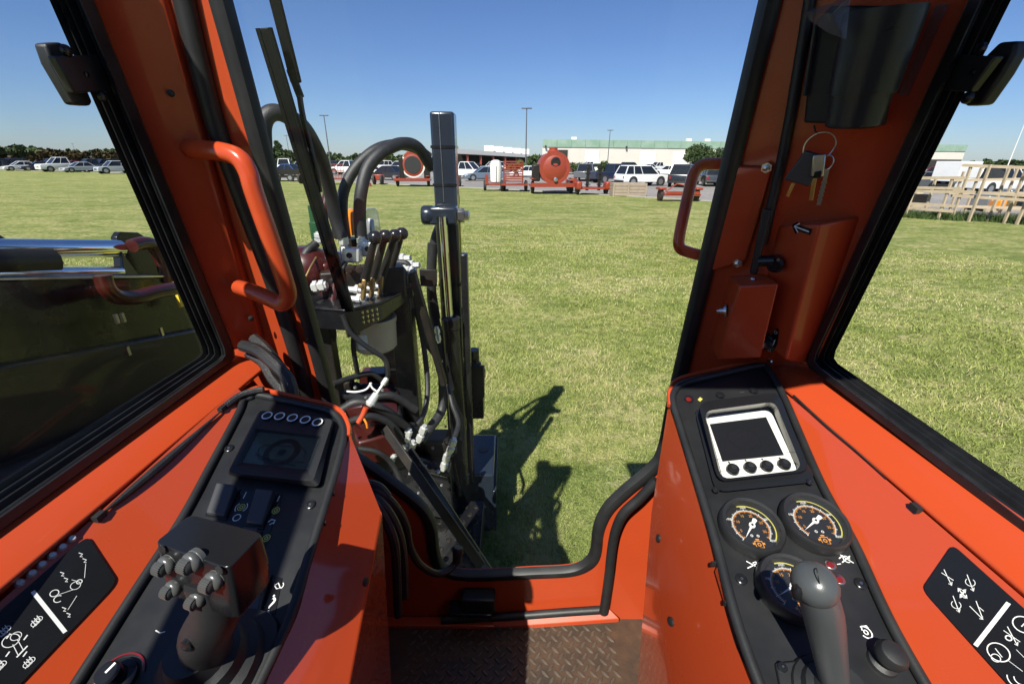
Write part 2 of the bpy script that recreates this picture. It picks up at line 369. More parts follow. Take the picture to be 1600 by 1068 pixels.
# ================================================================== the operator's cab
cab = thing('operator_cab', 'orange operator cab of a drilling machine with black consoles either side of its windscreen', 'machine cab', (0, .3, -1.34))
FLZ = -1.34
def yW(z): return .8665 - .163 * z if z > -.55 else .956           # the raked windscreen, upright below its knee
NW = V((0, -1, -.163)).normalized()
def WS(u, v, h=0.0):
    p = onp(u, v, V((0, .8665 - h, 0)), V((0, 1, .163)))
    if p.z < -.55: p = atY(u, v, .956 - h)
    return p
def sweep(mb, path, wd, ht, nrm, off=0.0, closed=False, outward=None):
    n = len(path); rings = []
    for i in range(n):
        a = path[(i - 1) % n] if (closed or i) else path[0]; b = path[(i + 1) % n] if (closed or i < n - 1) else path[-1]
        sd = (b - a).normalized().cross(nrm).normalized(); N = sd.cross((b - a).normalized()).normalized()
        if N.dot(nrm) < 0: N = -N
        c = path[i] + sd * off
        rings.append([c + sd * (x * wd) + N * (y * ht) for x, y in ((-.5, 0), (-.5, .55), (-.36, .9), (-.12, 1), (.12, 1), (.36, .9), (.5, .55), (.5, 0))])
    if closed: rings.append(rings[0]); mb.loft(rings, False, False)
    else: mb.loft(rings)
    return mb
def lerp(a, b, t): return a + (b - a) * t

# ---- windscreen opening, seal, front wall
win_px = [(358, 0), (393, 132), (428, 265), (500, 530), (528, 640), (552, 700), (600, 738), (650, 776), (672, 800), (682, 825), (685, 855), (692, 880), (712, 892), (760, 894), (830, 890), (887, 887), (912, 878), (923, 862),
          (926, 835), (932, 812), (946, 788), (975, 760), (1012, 729), (1030, 700), (1050, 600), (1120, 300), (1155, 150), (1190, 0)]
win = [WS(*p) for p in win_px]
top = lambda a, b, z: a + (a - b) * ((z - a.z) / (a.z - b.z))
win = [top(win[0], win[2], .46)] + win + [top(win[-1], win[-3], .46)]
winS = spline(win, 4)
def push(P, d):
    out = []
    for i in range(len(P)):
        a, b = P[max(i - 1, 0)], P[min(i + 1, len(P) - 1)]; sd = (b - a).normalized().cross(NW).normalized(); out.append(P[i] + sd * d)
    return out
sgn = 1 if push(winS, .01)[1].x < winS[1].x else -1
wallS = push(winS, sgn * .022)
mb = MB()
def outer(p):
    if p.z < -1.02 and -.30 < p.x < .20: return V((p.x, .956, -1.36))
    x = -.66 if p.x < 0 else .64
    return V((x, yW(p.z), p.z))
prev = None
for i in range(len(wallS) - 1):
    a, b = wallS[i], wallS[i + 1]; qa, qb = outer(a), outer(b)
    if abs(qa.z + 1.36) < 1e-6 and abs(qb.z + 1.36) > 1e-6:
        mb.prism([a, qa, V((.64, .956, -1.36)), V((.64, .956, b.z)), b], (0, .03, 0))
    elif abs(qb.z + 1.36) < 1e-6 and abs(qa.z + 1.36) > 1e-6:
        mb.prism([a, V((-.66, .956, a.z)), V((-.66, .956, -1.36)), qb, b], (0, .03, 0))
    else: mb.prism([a, qa, qb, b], (0, .03, 0))
mb.build('front_wall', M['orange'], cab, sharp=25)
sweep(MB(), [p + V((0, .012, 0)) for p in winS], .031, .025, NW, off=sgn * .0155).build('windscreen_seal', M['rubber'], cab)
glz = MB(); gp = [p + V((0, .012, 0)) for p in winS]
up = [p for p in gp if p.z > -.55]; lo = [p for p in gp if p.z <= -.55]
kL, kR = None, None
for i in range(len(gp) - 1):
    if gp[i].z > -.55 >= gp[i + 1].z: kL = lerp(gp[i], gp[i + 1], (gp[i].z + .55) / (gp[i].z - gp[i + 1].z))
    if gp[i].z <= -.55 < gp[i + 1].z: kR = lerp(gp[i], gp[i + 1], (gp[i].z + .55) / (gp[i].z - gp[i + 1].z))
m_ = len(up); li = [p for p in gp[:len(gp) // 2] if p.z > -.55]; ri = [p for p in gp[len(gp) // 2:] if p.z > -.55]
for dy in (0, .006): glz.poly([p + V((0, dy, 0)) for p in li + [kL, kR] + ri]); glz.poly([p + V((0, dy, 0)) for p in [kL] + lo + [kR]])
glz.build('windscreen_pane', M['glass'], cab, sharp=0)

# ---- side windows: stepped black frame round the opening, pane, sill, lower wall
def side_window(sx, X, outer_px, inner_px, prof, sill, name):
    O = [V(p) for p in outer_px]; rails = []
    for t, dx in prof:
        x = X + sx * dx; px = [(outer_px[i][0] + (inner_px[i][0] - outer_px[i][0]) * t, outer_px[i][1] + (inner_px[i][1] - outer_px[i][1]) * t) for i in range(3)]
        a, b, c = [atX(p[0], p[1], x) for p in px]
        a = top(a, b, .44); c = b + (c - b) * ((b.y + .7) / (b.y - c.y))
        k = []
        for q, d0 in ((a, 0), (c, 1)): pass
        ra = b + (a - b).normalized() * .02; rc = b + (c - b).normalized() * .02
        arc = [ra, (ra * .25 + b * .5 + rc * .25), rc]
        rails.append([a] + arc + [c])
    mb = MB(); n = len(rails[0])
    for i in range(len(rails) - 1):
        for k in range(n - 1): mb.quad(rails[i][k], rails[i][k + 1], rails[i + 1][k + 1], rails[i + 1][k])
    mb.build('window_frame', M['frame'], cab, sharp=30)
    # header and rear edge of the same frame, above and behind the eye
    r = rails[-1]; g = MB()
    g.prism([r[0], r[1], r[2], r[3], r[4], V((r[4].x, r[4].y, .44))], (sx * .006, 0, 0)); g.build('side_window_pane', M['glassL'] if sx < 0 else M['glass'], cab, sharp=0)
    return rails
prof = [(0, 0), (.04, -.006), (.30, -.006), (.34, .012), (.40, .014), (.44, .022), (.62, .024), (.66, .036), (.80, .038), (.84, .046), (1.0, .048)]
railL = side_window(-1, -.60, [(147, 0), (371, 558), (0, 832)], [(77, 0), (321, 553), (0, 755)], prof, None, 'l')
railR = side_window(1, .585, [(1512, 0), (1255, 567), (1600, 836)], [(1580, 0), (1299, 561), (1600, 766)], prof, None, 'r')
def extrude_y(mb, sec, y0, y1): mb.loft([[V((x, y0, z)) for x, z in sec], [V((x, y1, z)) for x, z in sec]])
mb = MB(); extrude_y(mb, [(-.612, -.401), (-.600, -.405), (-.577, -.4105), (-.541, -.4265), (-.552, -.440), (-.612, -.440)], .888, -.7)
mb.build('window_sill', M['orange'], cab, bevel=.004, seg=3)
mb = MB(); extrude_y(mb, [(.597, -.380), (.585, -.384), (.562, -.3885), (.526, -.408), (.537, -.424), (.597, -.424)], .862, -.7)
mb.build('window_sill', M['orange'], cab, bevel=.004, seg=3)

CL = Plane(atX(385, 621, -.495), (0, -.246, 1), (1, 0, 0))
CR = Plane(atX(1226, 622, .51), (0, -.246, 1), (1, 0, 0))
def plane3(a, b, c, toward=V((0, 0, 0))):
    n = (b - a).cross(c - a).normalized()
    if n.dot(toward - a) < 0: n = -n
    return Plane(a, n, (0, 1, 0))
BL, BR = V((-.537, .5, -.4275)), V((.523, .5, -.4095))
PWL = plane3(BL, CL.hit(385, 621, -.004), CL.hit(119, 1068, -.004))
PWR = plane3(BR, CR.hit(1226, 622, -.004), CR.hit(1400, 988, -.004))
def wall_panel(pl, B, sx, z1):
    dn = V((0, 0, -1)) - pl.n * V((0, 0, -1)).dot(pl.n); dn.normalize()
    fwd = V((0, 1, 0)) - pl.n * pl.n.y; fwd.normalize()
    a, b = B + fwd * .235, B - fwd * 1.15
    MB().prism([a, b, b + dn * .17, a + dn * .17], -pl.n * .004).build('side_wall_panel', M['orange_gloss'], cab, sharp=25)
wall_panel(PWL, BL, -1, 0); wall_panel(PWR, BR, 1, 0)

# ---- pillars
def col(sec_top, sec_bot, zt, zb):
    f = lambda s, z: [V((x, y - .17 * z, z)) for x, y in s]
    return [f(sec_bot, zb), f(sec_top, zt)]
mb = MB(); mb.loft(col([(-.612, .80), (-.600, .806), (-.576, .818), (-.522, .866), (-.522, .90), (-.612, .90)], [(-.612, .80), (-.600, .806), (-.578, .820), (-.562, .848), (-.562, .895), (-.612, .895)], .46, -.385))
mb.build('front_pillar', M['orange'], cab, bevel=.006, seg=3)
path = [onp(u, v, V((0, .862, 0)), V((0, 1, .163))) for u, v in ((282, -30), (322, 140), (368, 280), (432, 455), (468, 570), (486, 640))]
path[0] = top(path[0], path[1], .46)
MB().tube(spline(path, 5), .0165, 12).build('cable_cover', M['rubber'], cab)
for u, v in ((267, 146), (392, 497)):
    p = onp(u, v, V((-.55, .835, 0)), V((.67, -.74, -.13))); 
    MB().lathe(p, V((.67, -.74, -.1)), [(.0055, 0), (.0055, .002), (.003, .0035)], 12).build('pillar_plug', M['rubber'], cab)
# right pillar: one flat panel from the windscreen to the side window
rk = V((0, -.17, 1)).normalized(); exR = V((.175, -.1245, 0)).normalized()
nR = exR.cross(rk).normalized()
if nR.y > 0: nR = -nR
PR = Plane(V((.585, .742, 0)), nR, exR)
def prq(x, z): return PR.o + exR * x + rk * (z / rk.z)
MB().prism([prq(-.235, -.62), prq(.02, -.62), prq(.02, .46), prq(-.235, .46)], -nR * .02).build('front_pillar', M['orange'], cab, sharp=25)
PRh = lambda u, v, h=0.0: PR.hit(u, v, h)
# raised channel on the right pillar
ch = MB()
a = [PRh(1216, 352), PRh(1281, 350, .05), PRh(1345, 338)]
b = [PRh(1178, 520), PRh(1228, 563, .05), PRh(1262, 572)]
ch.loft([a + [a[2] - nR * .01, a[0] - nR * .01], b + [b[2] - nR * .01, b[0] - nR * .01]])
ch.build('cable_channel', M['orange'], cab, bevel=.008, seg=4)
chF = plane3(a[0], a[1], b[1])

# ---- consoles
def extrap(a, b, t): return a + (b - a) * t
def console(pl, left_px, top_px, right_px, name):
    loop = left_px + top_px + right_px                      # from the near end of the left rim, round the far end, to the near end of the right rim
    P = [pl.hit(u, v) for u, v in loop]
    P[0] = extrap(P[1], P[0], 2.6); P[-1] = extrap(P[-2], P[-1], 2.6)
    S = spline(P, 6)
    MB().prism([p - pl.n * .004 for p in S], -pl.n * .02).build('console_panel', M['panel'], cab, sharp=25)
    MB().tube(S, .0062, 10).build('console_rim', M['rubber'], cab)
    return S
LS_ = console(CL, [(119, 1068), (202, 938), (284, 810), (330, 725), (372, 646)], [(380, 626), (392, 620), (406, 617), (483, 634), (514, 642), (528, 652)], [(536, 668), (536, 688), (527, 725), (513, 772), (481, 873), (447, 978), (403, 1068)], 'l')
RS_ = console(CR, [(1188, 1068), (1157, 988), (1114, 831), (1064, 669)], [(1052, 630), (1054, 611), (1070, 598), (1130, 583), (1186, 571), (1202, 578)], [(1226, 622), (1281, 750), (1333, 845), (1400, 988), (1447, 1068)], 'r')
# orange sheet covers round the consoles
def cover(T1, T2, L1, L2, F1, F2, xo, lip):
    mb = MB()
    T2, L2, F2 = extrap(T1, T2, 2.4), extrap(L1, L2, 2.4), extrap(F1, F2, 2.4)
    mb.loft([[T1, L1, F1], [T2, L2, F2]], False, False)
    t1, l1, f1 = [V((xo, p.y + .0, p.z)) for p in (T1, L1, F1)]
    mb.loft([[T1, L1, F1], [t1, l1, f1]], False, False)
    mb.build('console_cover', M['orange_gloss'], cab, bevel=.003, sharp=25)
oT = CL.hit(546, 676, -.003); oB = CL.hit(405, 1068, -.003)
L1, L2 = atX(597, 804, -.200), atX(547, 1068, -.195)
cover(oT, oB, L1, L2, V((-.26, L1.y + .02, FLZ)), V((-.26, .30, FLZ)), -.60, 0)
rT = CR.hit(1046, 620, -.003); rB = CR.hit(1185, 1068, -.003)
R1, R2 = atX(1018, 800, .250), atX(1050, 1068, .232)
cover(rT, rB, R1, R2, V((.305, R1.y + .02, FLZ)), V((.300, .42, FLZ)), .60, 0)
# orange lip standing round the far end of each rim
def lip(px, pl, nm):
    P = spline([pl.hit(u, v, -.006) for u, v in px], 5)
    sweep(MB(), P, .009, .008, pl.n).build('console_lip', M['orange'], cab)
lip([(386, 615), (400, 609), (408, 610), (486, 628), (518, 636), (536, 648), (545, 668), (545, 684)], CL, 0)
lip([(1046, 636), (1047, 610), (1064, 593), (1130, 577), (1186, 565)], CR, 0)
# recessed fold line on the right cover, small pull tab on its edge
for pl, px in ((CR, [(1120, 884), (1128, 884), (1143, 938), (1137, 940)]),):
    MB().prism([pl.hit(u, v, -.002) for u, v in px], -pl.n * .012).build('cover_tab', M['orange'], cab, bevel=.0015)
for pl, px in ((CL, (517, 771)), (CL, (503, 817)), (CR, (1118, 880)), (CR, (1139, 942))):
    MB().box(pl.hit(*px, -.004), (.012, .003, .006)).build('cover_slot', M['rubber'], cab)

# ---- floor, walls below the windows, and an unseen roof and rear cut to shape the light
MB().box((0, .13, FLZ - .01), (1.30, 1.66, .02)).build('floor_plate', M['floor'], cab)
lug = MB(); k = 0
for j in range(0, 34):
    for i in range(-15, 16):
        x, y = i * .034 + (.017 if j % 2 else 0) + .10, .925 - j * .0165
        if not -.30 < x < .315 or y < .40: continue
        a = D2R(42 if (i + j) % 2 else -48) if False else D2R(45 if j % 2 else -45)
        d = V((math.cos(a), math.sin(a), 0)); s = V((-d.y, d.x, 0)); c = V((x, y, FLZ))
        L_, W_ = .0135, .0042
        base = [c + d * (L_ * p) + s * (W_ * q) for p, q in ((-1, 0), (-.5, 1), (.5, 1), (1, 0), (.5, -1), (-.5, -1))]
        topp = [c + d * (L_ * .7 * p) + s * (W_ * .45 * q) + V((0, 0, .0042)) for p, q in ((-1, 0), (-.5, 1), (.5, 1), (1, 0), (.5, -1), (-.5, -1))]
        lug.loft([base, topp], False, True)
lug.build('tread_lugs', M['lug'], cab, sharp=50, kind='stuff')
MB().prism([atY(760, 966, .945), atY(952, 950, .945), atY(968, 966, .925), atY(760, 981, .925)], (0, .0, -.016)).build('floor_edge_strip', M['orange_worn'], cab, bevel=.002)
MB().box((-.30, .935, FLZ + .007), (.5, .03, .014)).build('floor_edge_strip', M['orange_worn'], cab, bevel=.002)
for x, n in ((-.655, 'door_lower_panel'), (.64, 'side_lower_panel')):
    MB().box((x, .14, -.89), (.02, 1.66, .92)).build(n, M['orange'], cab)
for x in (-.685, .64):  # left rail set outward so sun reaches the left console
    MB().box((x, .02, .47), (.10, 1.66, .08)).build('roof_rail', M['orange'], cab, bevel=.01)
    MB().box((x, -.72, -.1), (.09, .09, 1.1)).build('rear_pillar', M['orange'], cab, bevel=.01)
MB().box((.31, .465, .475), (.63, .75, .05)).build('unseen_roof_panel', M['liner'], cab, bevel=.01)  # unseen roof on the right side, extended back to shade the right pillar
MB().box((-.315, .565, .492), (.62, .53, .006)).build('unseen_roof_pane', M['glassL'], cab)  # glass put here instead of roof to leave the grass ahead sunlit
MB().box((0, -.73, .475), (1.25, .16, .06)).build('unseen_roof_panel', M['liner'], cab, bevel=.01)
MB().box((.53, -.18, .475), (.20, .93, .05)).build('unseen_roof_panel', M['liner'], cab, bevel=.01)
MB().box((-.10, -.18, .4925), (1.06, .52 + .41, .006)).build('unseen_roof_pane', M['glassL'], cab)  # unseen skylight, sized so sun reaches the consoles and floor
MB().box((0, -.70, -.44), (1.30, .03, 1.80)).build('unseen_rear_blocker', M['liner'], cab)  # solid rear without a window, added to cut ambient light inside

# ---- rubber seals and loose lines at the front wall
p = [atY(u, v, .925) for u, v in ((1026, 750), (1000, 778), (976, 800), (964, 822), (957, 850), (951, 900), (943, 956))]
MB().tube(spline(p, 5), .0135, 10).build('edge_seal', M['rubber'], cab)
p = [atY(u, v, .935) for u, v in ((941, 952), (880, 956), (800, 962), (690, 968))]
MB().tube(spline(p, 5), .0125, 10).build('edge_seal', M['rubber'], cab)
def loose(px_s, r, name='wiring_harness', m='hose', k=6):
    return MB().tube(spline([at(u, v, s) for u, v, s in px_s], k), r, 9).build(name, M[m], cab)
loose([(566, 762, .86), (590, 768, .86), (615, 788, .88), (634, 820, .92), (640, 852, .98), (655, 880, 1.08), (680, 895, 1.14), (700, 891, 1.16), (712, 878, 1.17), (714, 868, 1.17)], .009)
loose([(564, 770, .85), (588, 780, .85), (610, 806, .86), (624, 840, .88), (630, 880, .93), (632, 930, 1.0)], .0105)
loose([(568, 776, .84), (586, 788, .84), (604, 815, .85), (616, 850, .86), (620, 900, .92), (622, 960, 1.0)], .0095)
loose([(560, 756, .87), (578, 756, .86), (594, 762, .865), (606, 776, .87)], .009)
MB().lathe(at(715, 866, 1.17), at(714, 880, 1.17) - at(716, 862, 1.17), [(.012, -.02), (.014, -.016), (.014, 0), (.012, .004), (.012, .02), (.010, .022)], 14).build('cable_plug', M['plastic'], cab)
# hoses coming out below the left pillar
loose([(380, 540, .93), (404, 548, .90), (428, 568, .88), (450, 592, .87), (460, 630, .87)], .0125, 'pillar_hose')
loose([(396, 528, .95), (414, 544, .94), (432, 566, .93), (446, 590, .92), (452, 630, .91)], .0115, 'pillar_hose')
loose([(388, 552, .95), (410, 566, .94), (424, 590, .93), (440, 612, .92), (446, 640, .91)], .0100, 'pillar_hose')
# cable wedged in the gap under the left sill
pts = [PWL.hit(u, v, .004) for u, v in ((153, 807), (195, 773), (250, 727), (300, 683), (352, 636))]
MB().tube(spline(pts, 6), [.0008 + .0052 * math.sin(math.pi * i / 24) ** 1.2 for i in range(25)], 8).build('wedged_cable', M['hose'], cab)
pts = [CL.hit(u, v, .012) for u, v in ((352, 634), (374, 618), (398, 610), (412, 608))]
MB().tube(spline(pts, 6), .006, 8).build('wedged_cable', M['hose'], cab)
for u, v in ((155, 806), (347, 638)):
    MB().box(PWL.hit(u, v, .003), (.008, .014, .008)).build('seam_clip', M['rubber'], cab)
MB().box(PWR.hit(1431, 793, .003), (.008, .012, .008)).build('seam_clip', M['rubber'], cab)
pts = [PWR.hit(u, v, .002) for u, v in ((1240, 618), (1290, 664), (1335, 702), (1364, 728), (1385, 748))]
MB().tube(spline(pts, 6), [.0025 - .002 * i / 24 for i in range(25)], 6).build('wedged_cable', M['rubber'], cab)
for u, v in ((30, 911), (49, 896), (65, 882), (81, 868), (97, 855), (112, 842)):
    MB().lathe(PWL.hit(u, v, 0), PWL.n, [(.0046, 0), (.0046, .002), (.0030, .0045)], 12).build('rivet', M['whitefit'], cab)
for p, n in ((atX(570, 908, -.197), V((1, -.2, .1))), (atX(1050, 971, .236), V((-1, -.1, .2))), (atX(1030, 840, .247), V((-1, 0, .2)))):
    MB().lathe(p, n, [(.006, 0), (.006, .003), (.003, .004)], 12).build('cover_screw', M['rubber'], cab)

# ---- screws and icons on a plane, drawn where the photo shows them
def px_ribbon(mb, pl, px, wd, h, closed=False):
    if pl in (PWL, PWR) and wd < .003: wd *= .6
    mb.ribbon([pl.hit(u, v, h) for u, v in px], wd, pl.n, closed); return mb
def px_ring(mb, pl, u, v, r, wd, h, a0=0, a1=360):
    if pl in (PWL, PWR): wd *= .6
    mb.ring(pl.hit(u, v, h), pl.n, pl.ex, r, wd, 22, a0, a1); return mb
def px_dot(mb, pl, u, v, r, h): c = pl.hit(u, v, h); mb.poly([c + (pl.ex * math.cos(k * .5236) + pl.ey * math.sin(k * .5236)) * r for k in range(12)]); return mb
def panel_screw(pl, u, v, r=.0075, h0=-.004):
    c = pl.hit(u, v, h0); o = MB().lathe(c, pl.n, [(r, 0), (r, .0022), (r * .8, .0034), (r * .42, .0036), (r * .34, .0018)], 16).build('panel_screw', M['gloss'], cab)
    MB().lathe(c + pl.n * .0016, pl.n, [(r * .33, 0), (r * .30, .0016)], 6).build('socket', M['steel'], o)
for q in ((358, 701), (485, 789)): panel_screw(CL, *q)
for q in ((1158, 905), (1344, 912), (1092, 646)): panel_screw(CR, *q, .0072)
PH = -.0036
# ---- left display
def ring_px(pl, px, h): return [pl.hit(u, v, h) for u, v in px]
def rrect(P, t=.10, k=3):                        # round the corners of a quad
    out = []
    for i in range(4):
        p, a, b = P[i], P[i - 1], P[(i + 1) % 4]; A, B = lerp(p, a, t), lerp(p, b, t)
        for j in range(k + 1):
            s = j / k; out.append(A * (1 - s) ** 2 + p * 2 * s * (1 - s) + B * s * s)
    return out
base = [(403, 640), (523, 655), (498, 761), (352, 741)]; face = [(405, 641), (520, 655), (489, 752), (356, 738)]
inn = [(398, 669), (505, 681), (484, 741), (368, 727)]; scr = [(404, 674), (499, 685), (480, 734), (378, 722)]
mb = MB(); mb.loft([rrect(ring_px(CL, base, -.004), .07), rrect(ring_px(CL, base, .006), .07), rrect(ring_px(CL, face, .015), .07), rrect(ring_px(CL, inn, .015), .03), rrect(ring_px(CL, scr, .009), .03)], False, False)
dispL = mb.build('display_unit', M['plastic'], cab, sharp=30)
MB().prism(ring_px(CL, [(399, 670), (504, 682), (483, 738), (373, 724)], .0088), -CL.n * .004).build('screen', M['screenL'], dispL)
mk = MB()
px_ring(mk, CL, 440, 706, .024, .009, .0092); px_dot(mk, CL, 440, 706, .006, .0094)
px_ribbon(mk, CL, [(404, 700), (415, 694), (470, 698), (478, 705), (474, 722), (404, 716)], .0016, .0092, True); px_ribbon(mk, CL, [(398, 708), (424, 720), (462, 727)], .0016, .0092)
mk.build('screen_marks', M['screenmark'], dispL, sharp=0, kind='stuff')
for u, v in ((418.6, 651.5), (438, 652.5), (458, 655), (478, 658), (497, 662)):
    c = CL.hit(u, v, .0148)
    b = MB().lathe(c, CL.n, [(.0082, 0), (.0082, .003), (.0066, .0042), (.004, .0048)], 20).build('button', M['plastic'], dispL)
    MB().ring(c + CL.n * .0047, CL.n, CL.ex, .0078, .0024, 24).build('button_ring', M['white'], b, sharp=0)
# ---- rocker switches and their legends
def rocker(px, tilt=.004):
    P = ring_px(CL, px, -.004)
    o = MB().loft([P, [lerp(p, sum(P, V((0, 0, 0))) / 4, .04) + CL.n * (.012 + (tilt if i < 2 else -tilt)) for i, p in enumerate(P)]], False, True).build('rocker_switch', M['rocker'], cab, bevel=.0022, seg=3)
    Q = [lerp(p, sum(P, V((0, 0, 0))) / 4, -.10) for p in P]
    MB().prism([q + CL.n * .003 for q in Q], -CL.n * .004).build('switch_bezel', M['gloss'], o)
rocker([(344, 762), (374, 766), (354, 810), (324, 805)]); rocker([(405, 771), (433, 774), (411, 825), (386, 820)]); rocker([(386, 829), (409, 832), (390, 870), (366, 866)], .002)
rocker([(394, 898), (424, 901), (407, 960), (376, 955)], .006)
MB().prism(ring_px(CL, [(376, 762), (441, 772), (412, 862), (352, 850)], -.0030), -CL.n * .002).build('legend_plate', M['gloss'], cab)
MB().prism(ring_px(CL, [(427, 898), (441, 903), (430, 958), (410, 958)], -.0030), -CL.n * .002).build('legend_plate', M['gloss'], cab)
wl, yl = MB(), MB(); H = -.0026
px_ribbon(wl, CL, [(380, 778), (385, 768)], .0014, H); px_ribbon(wl, CL, [(433, 783), (437, 774)], .0014, H)
px_ring(wl, CL, 370, 808, .0050, .0012, H)
px_ring(yl, CL, 377, 792, .0050, .0014, H); px_ring(yl, CL, 377, 792, .0022, .0016, H)
px_ring(wl, CL, 377, 792, .0082, .0012, H, 130, 230); px_ring(wl, CL, 377, 792, .0082, .0012, H, -50, 50)
px_ring(yl, CL, 431, 797, .0050, .0014, H); px_ring(yl, CL, 431, 797, .0022, .0018, H)
px_ring(yl, CL, 416, 840, .0048, .0014, H); px_ring(yl, CL, 416, 840, .0020, .0018, H)
px_ribbon(wl, CL, [(419, 815), (424, 811), (430, 812), (427, 818)], .0014, H); px_ribbon(wl, CL, [(421, 819), (429, 815)], .0012, H)
px_ribbon(wl, CL, [(429, 914), (435, 910), (438, 918), (432, 919), (429, 914)], .0013, H); px_ring(wl, CL, 438, 914, .0038, .001, H, -60, 60); px_dot(wl, CL, 428, 930, .0014, H)
wl.text('?', CL.hit(423, 946, H), CL.ex, CL.ey, .026)
px_ribbon(wl, CL, [(243, 984), (250, 988), (258, 986)], .0012, PH); 
wl.build('switch_legend', M['white'], cab, sharp=0, kind='stuff'); yl.build('switch_legend', M['yellow'], cab, sharp=0, kind='stuff')
# rotary throttle dial at the near end
c = CL.hit(182, 1062, -.003)
rot = MB().lathe(c, CL.n, [(.020, 0), (.020, .004), (.013, .006), (.012, .020), (.010, .022)], 24).build('rotary_switch', M['gloss'], cab)
MB().ribbon([c + CL.n * .0225, c + CL.n * .0225 + CL.ex * .004 + CL.ey * .009], .0025, CL.n).build('pointer_mark', M['white'], rot, sharp=0)
t = MB(); t.ring(c + CL.n * .0008, CL.n, CL.ex, .025, .0018, 20, 20, 170); t.build('dial_arc', M['red_led'], rot, sharp=0)
t = MB(); px_ring(t, CL, 162, 1050, .0048, .001, PH); px_ribbon(t, CL, [(158, 1052), (167, 1047)], .001, PH); t.build('dial_symbol', M['white'], rot, sharp=0, kind='stuff')

# ---- left joystick: boxy head with five thumb rollers
PT = Plane(V((-.30, .325, -.322)), (.03, .10, 1), (1, 0, 0))
Tp = [PT.hit(*q) for q in ((297, 803), (412, 832), (356, 888), (241, 847))]
cen = sum(Tp, V((0, 0, 0))) / 4; dn = -PT.n
rear = ((Tp[3] + Tp[2]) - (Tp[0] + Tp[1])).normalized()            # towards the driver
Bt = [p + dn * .056 - rear * .004 for p in Tp]; Bt[3] = Bt[3] + rear * .004; Bt[2] = Bt[2] + rear * .004
hbm = sum(Bt, V((0, 0, 0))) / 4 + rear * .004
joyL = MB().loft([rrect([hbm + (p - hbm) * .62 + dn * .012 for p in Bt], .3), rrect(Bt, .16), rrect([lerp(a, b, .5) + ((a - cen).normalized() * .003) for a, b in zip(Bt, Tp)], .12), rrect(Tp, .12)]).build('joystick', M['gloss'], cab, bevel=.009, seg=5, sharp=60)
joyL['label'] = 'left joystick with a boxy head and five ribbed rollers'
fw = (Tp[2] - Tp[3]).normalized(); rn = (fw.cross(dn)).normalized()
if rn.dot(rear) < 0: rn = -rn
RP = Plane((Tp[2] + Tp[3]) / 2 + dn * .02, rn, fw)
for u, v, r in ((251, 888, .0086), (291, 884, .0092), (262, 925, .0078), (325, 914, .0088), (300, 942, .0076)):
    c = RP.hit(u, v, .008); c = c - rn * .012
    o = MB().lathe(c, rn, [(r * .98, 0), (r * 1.0, .004), (r * .92, .0046), (r * .99, .006), (r * .99, .0085), (r * .90, .0100), (r * .70, .0112), (r * .3, .0118)], 18).build('thumb_roller', M['roller'], joyL)
    g = MB(); ax_ = fw
    g.lathe(c + rn * .0112 - fw * (r * .55), fw, [(r * .5, 0), (r * .70, .0010), (r * .70, r * 1.1 - .0010), (r * .5, r * 1.1)], 24)
    for k in range(-4, 6):
        q = D2R(k * 15); g.box(c + rn * (.0112 + r * .70 * math.cos(q)) - dn * (r * .70 * math.sin(q)), (r * 1.0, .0016, .0007), Matrix((fw, rn, -dn)).transposed())
    g.build('roller_grip', M['roller'], o, sharp=40)
for u, v in ((254, 857), (343, 890)):
    MB().lathe(RP.hit(u, v, .002), rn, [(.0042, 0), (.0042, .0006), (.003, .0008)], 12).build('screw_hole', M['rubber'], joyL)
Bs = CL.hit(328, 1040, 0); hb = sum(Bt, V((0, 0, 0))) / 4 + rear * .008
ax = spline([hb + dn * -.02, hb + dn * .02, lerp(hb, Bs, .45) + rear * .008, lerp(hb, Bs, .8), Bs], 5)
rr = [.020, .021, .023, .022, .021]; n = len(ax)
rad = [np.interp(i / (n - 1), [0, .25, .5, .75, 1], rr) for i in range(n)]
MB().tube(ax, [float(x) for x in rad], 18).build('stick_grip', M['plastic'], joyL)
bo = MB(); z = CL.n
def sq(c, r, k=28, e=3.0):
    out = []
    for i in range(k):
        g = 2 * math.pi * i / k; cx, sx = math.cos(g), math.sin(g); out.append(c + CL.ex * (r * math.copysign(abs(cx) ** (2 / e), cx)) + CL.ey * (r * math.copysign(abs(sx) ** (2 / e), sx)))
    return out
bc = CL.hit(336, 1046, -.004)
bo.loft([sq(bc, .062), sq(bc + z * .008, .060), sq(bc + z * .010, .052, 28, 2.2), sq(bc + z * .022, .049, 28, 2.2), sq(bc + z * .026, .041, 28, 2), sq(bc + z * .040, .038, 28, 2), sq(bc + z * .044, .031, 28, 2), sq(bc + z * .060, .026, 28, 2)])
bo.build('joystick_boot', M['rubber'], joyL, sharp=30)
MB().lathe(lerp(hb, Bs, .3) + rear * .03, rear, [(.006, -.004), (.006, .001), (.003, .002)], 12).build('grip_screw', M['gloss'], joyL)

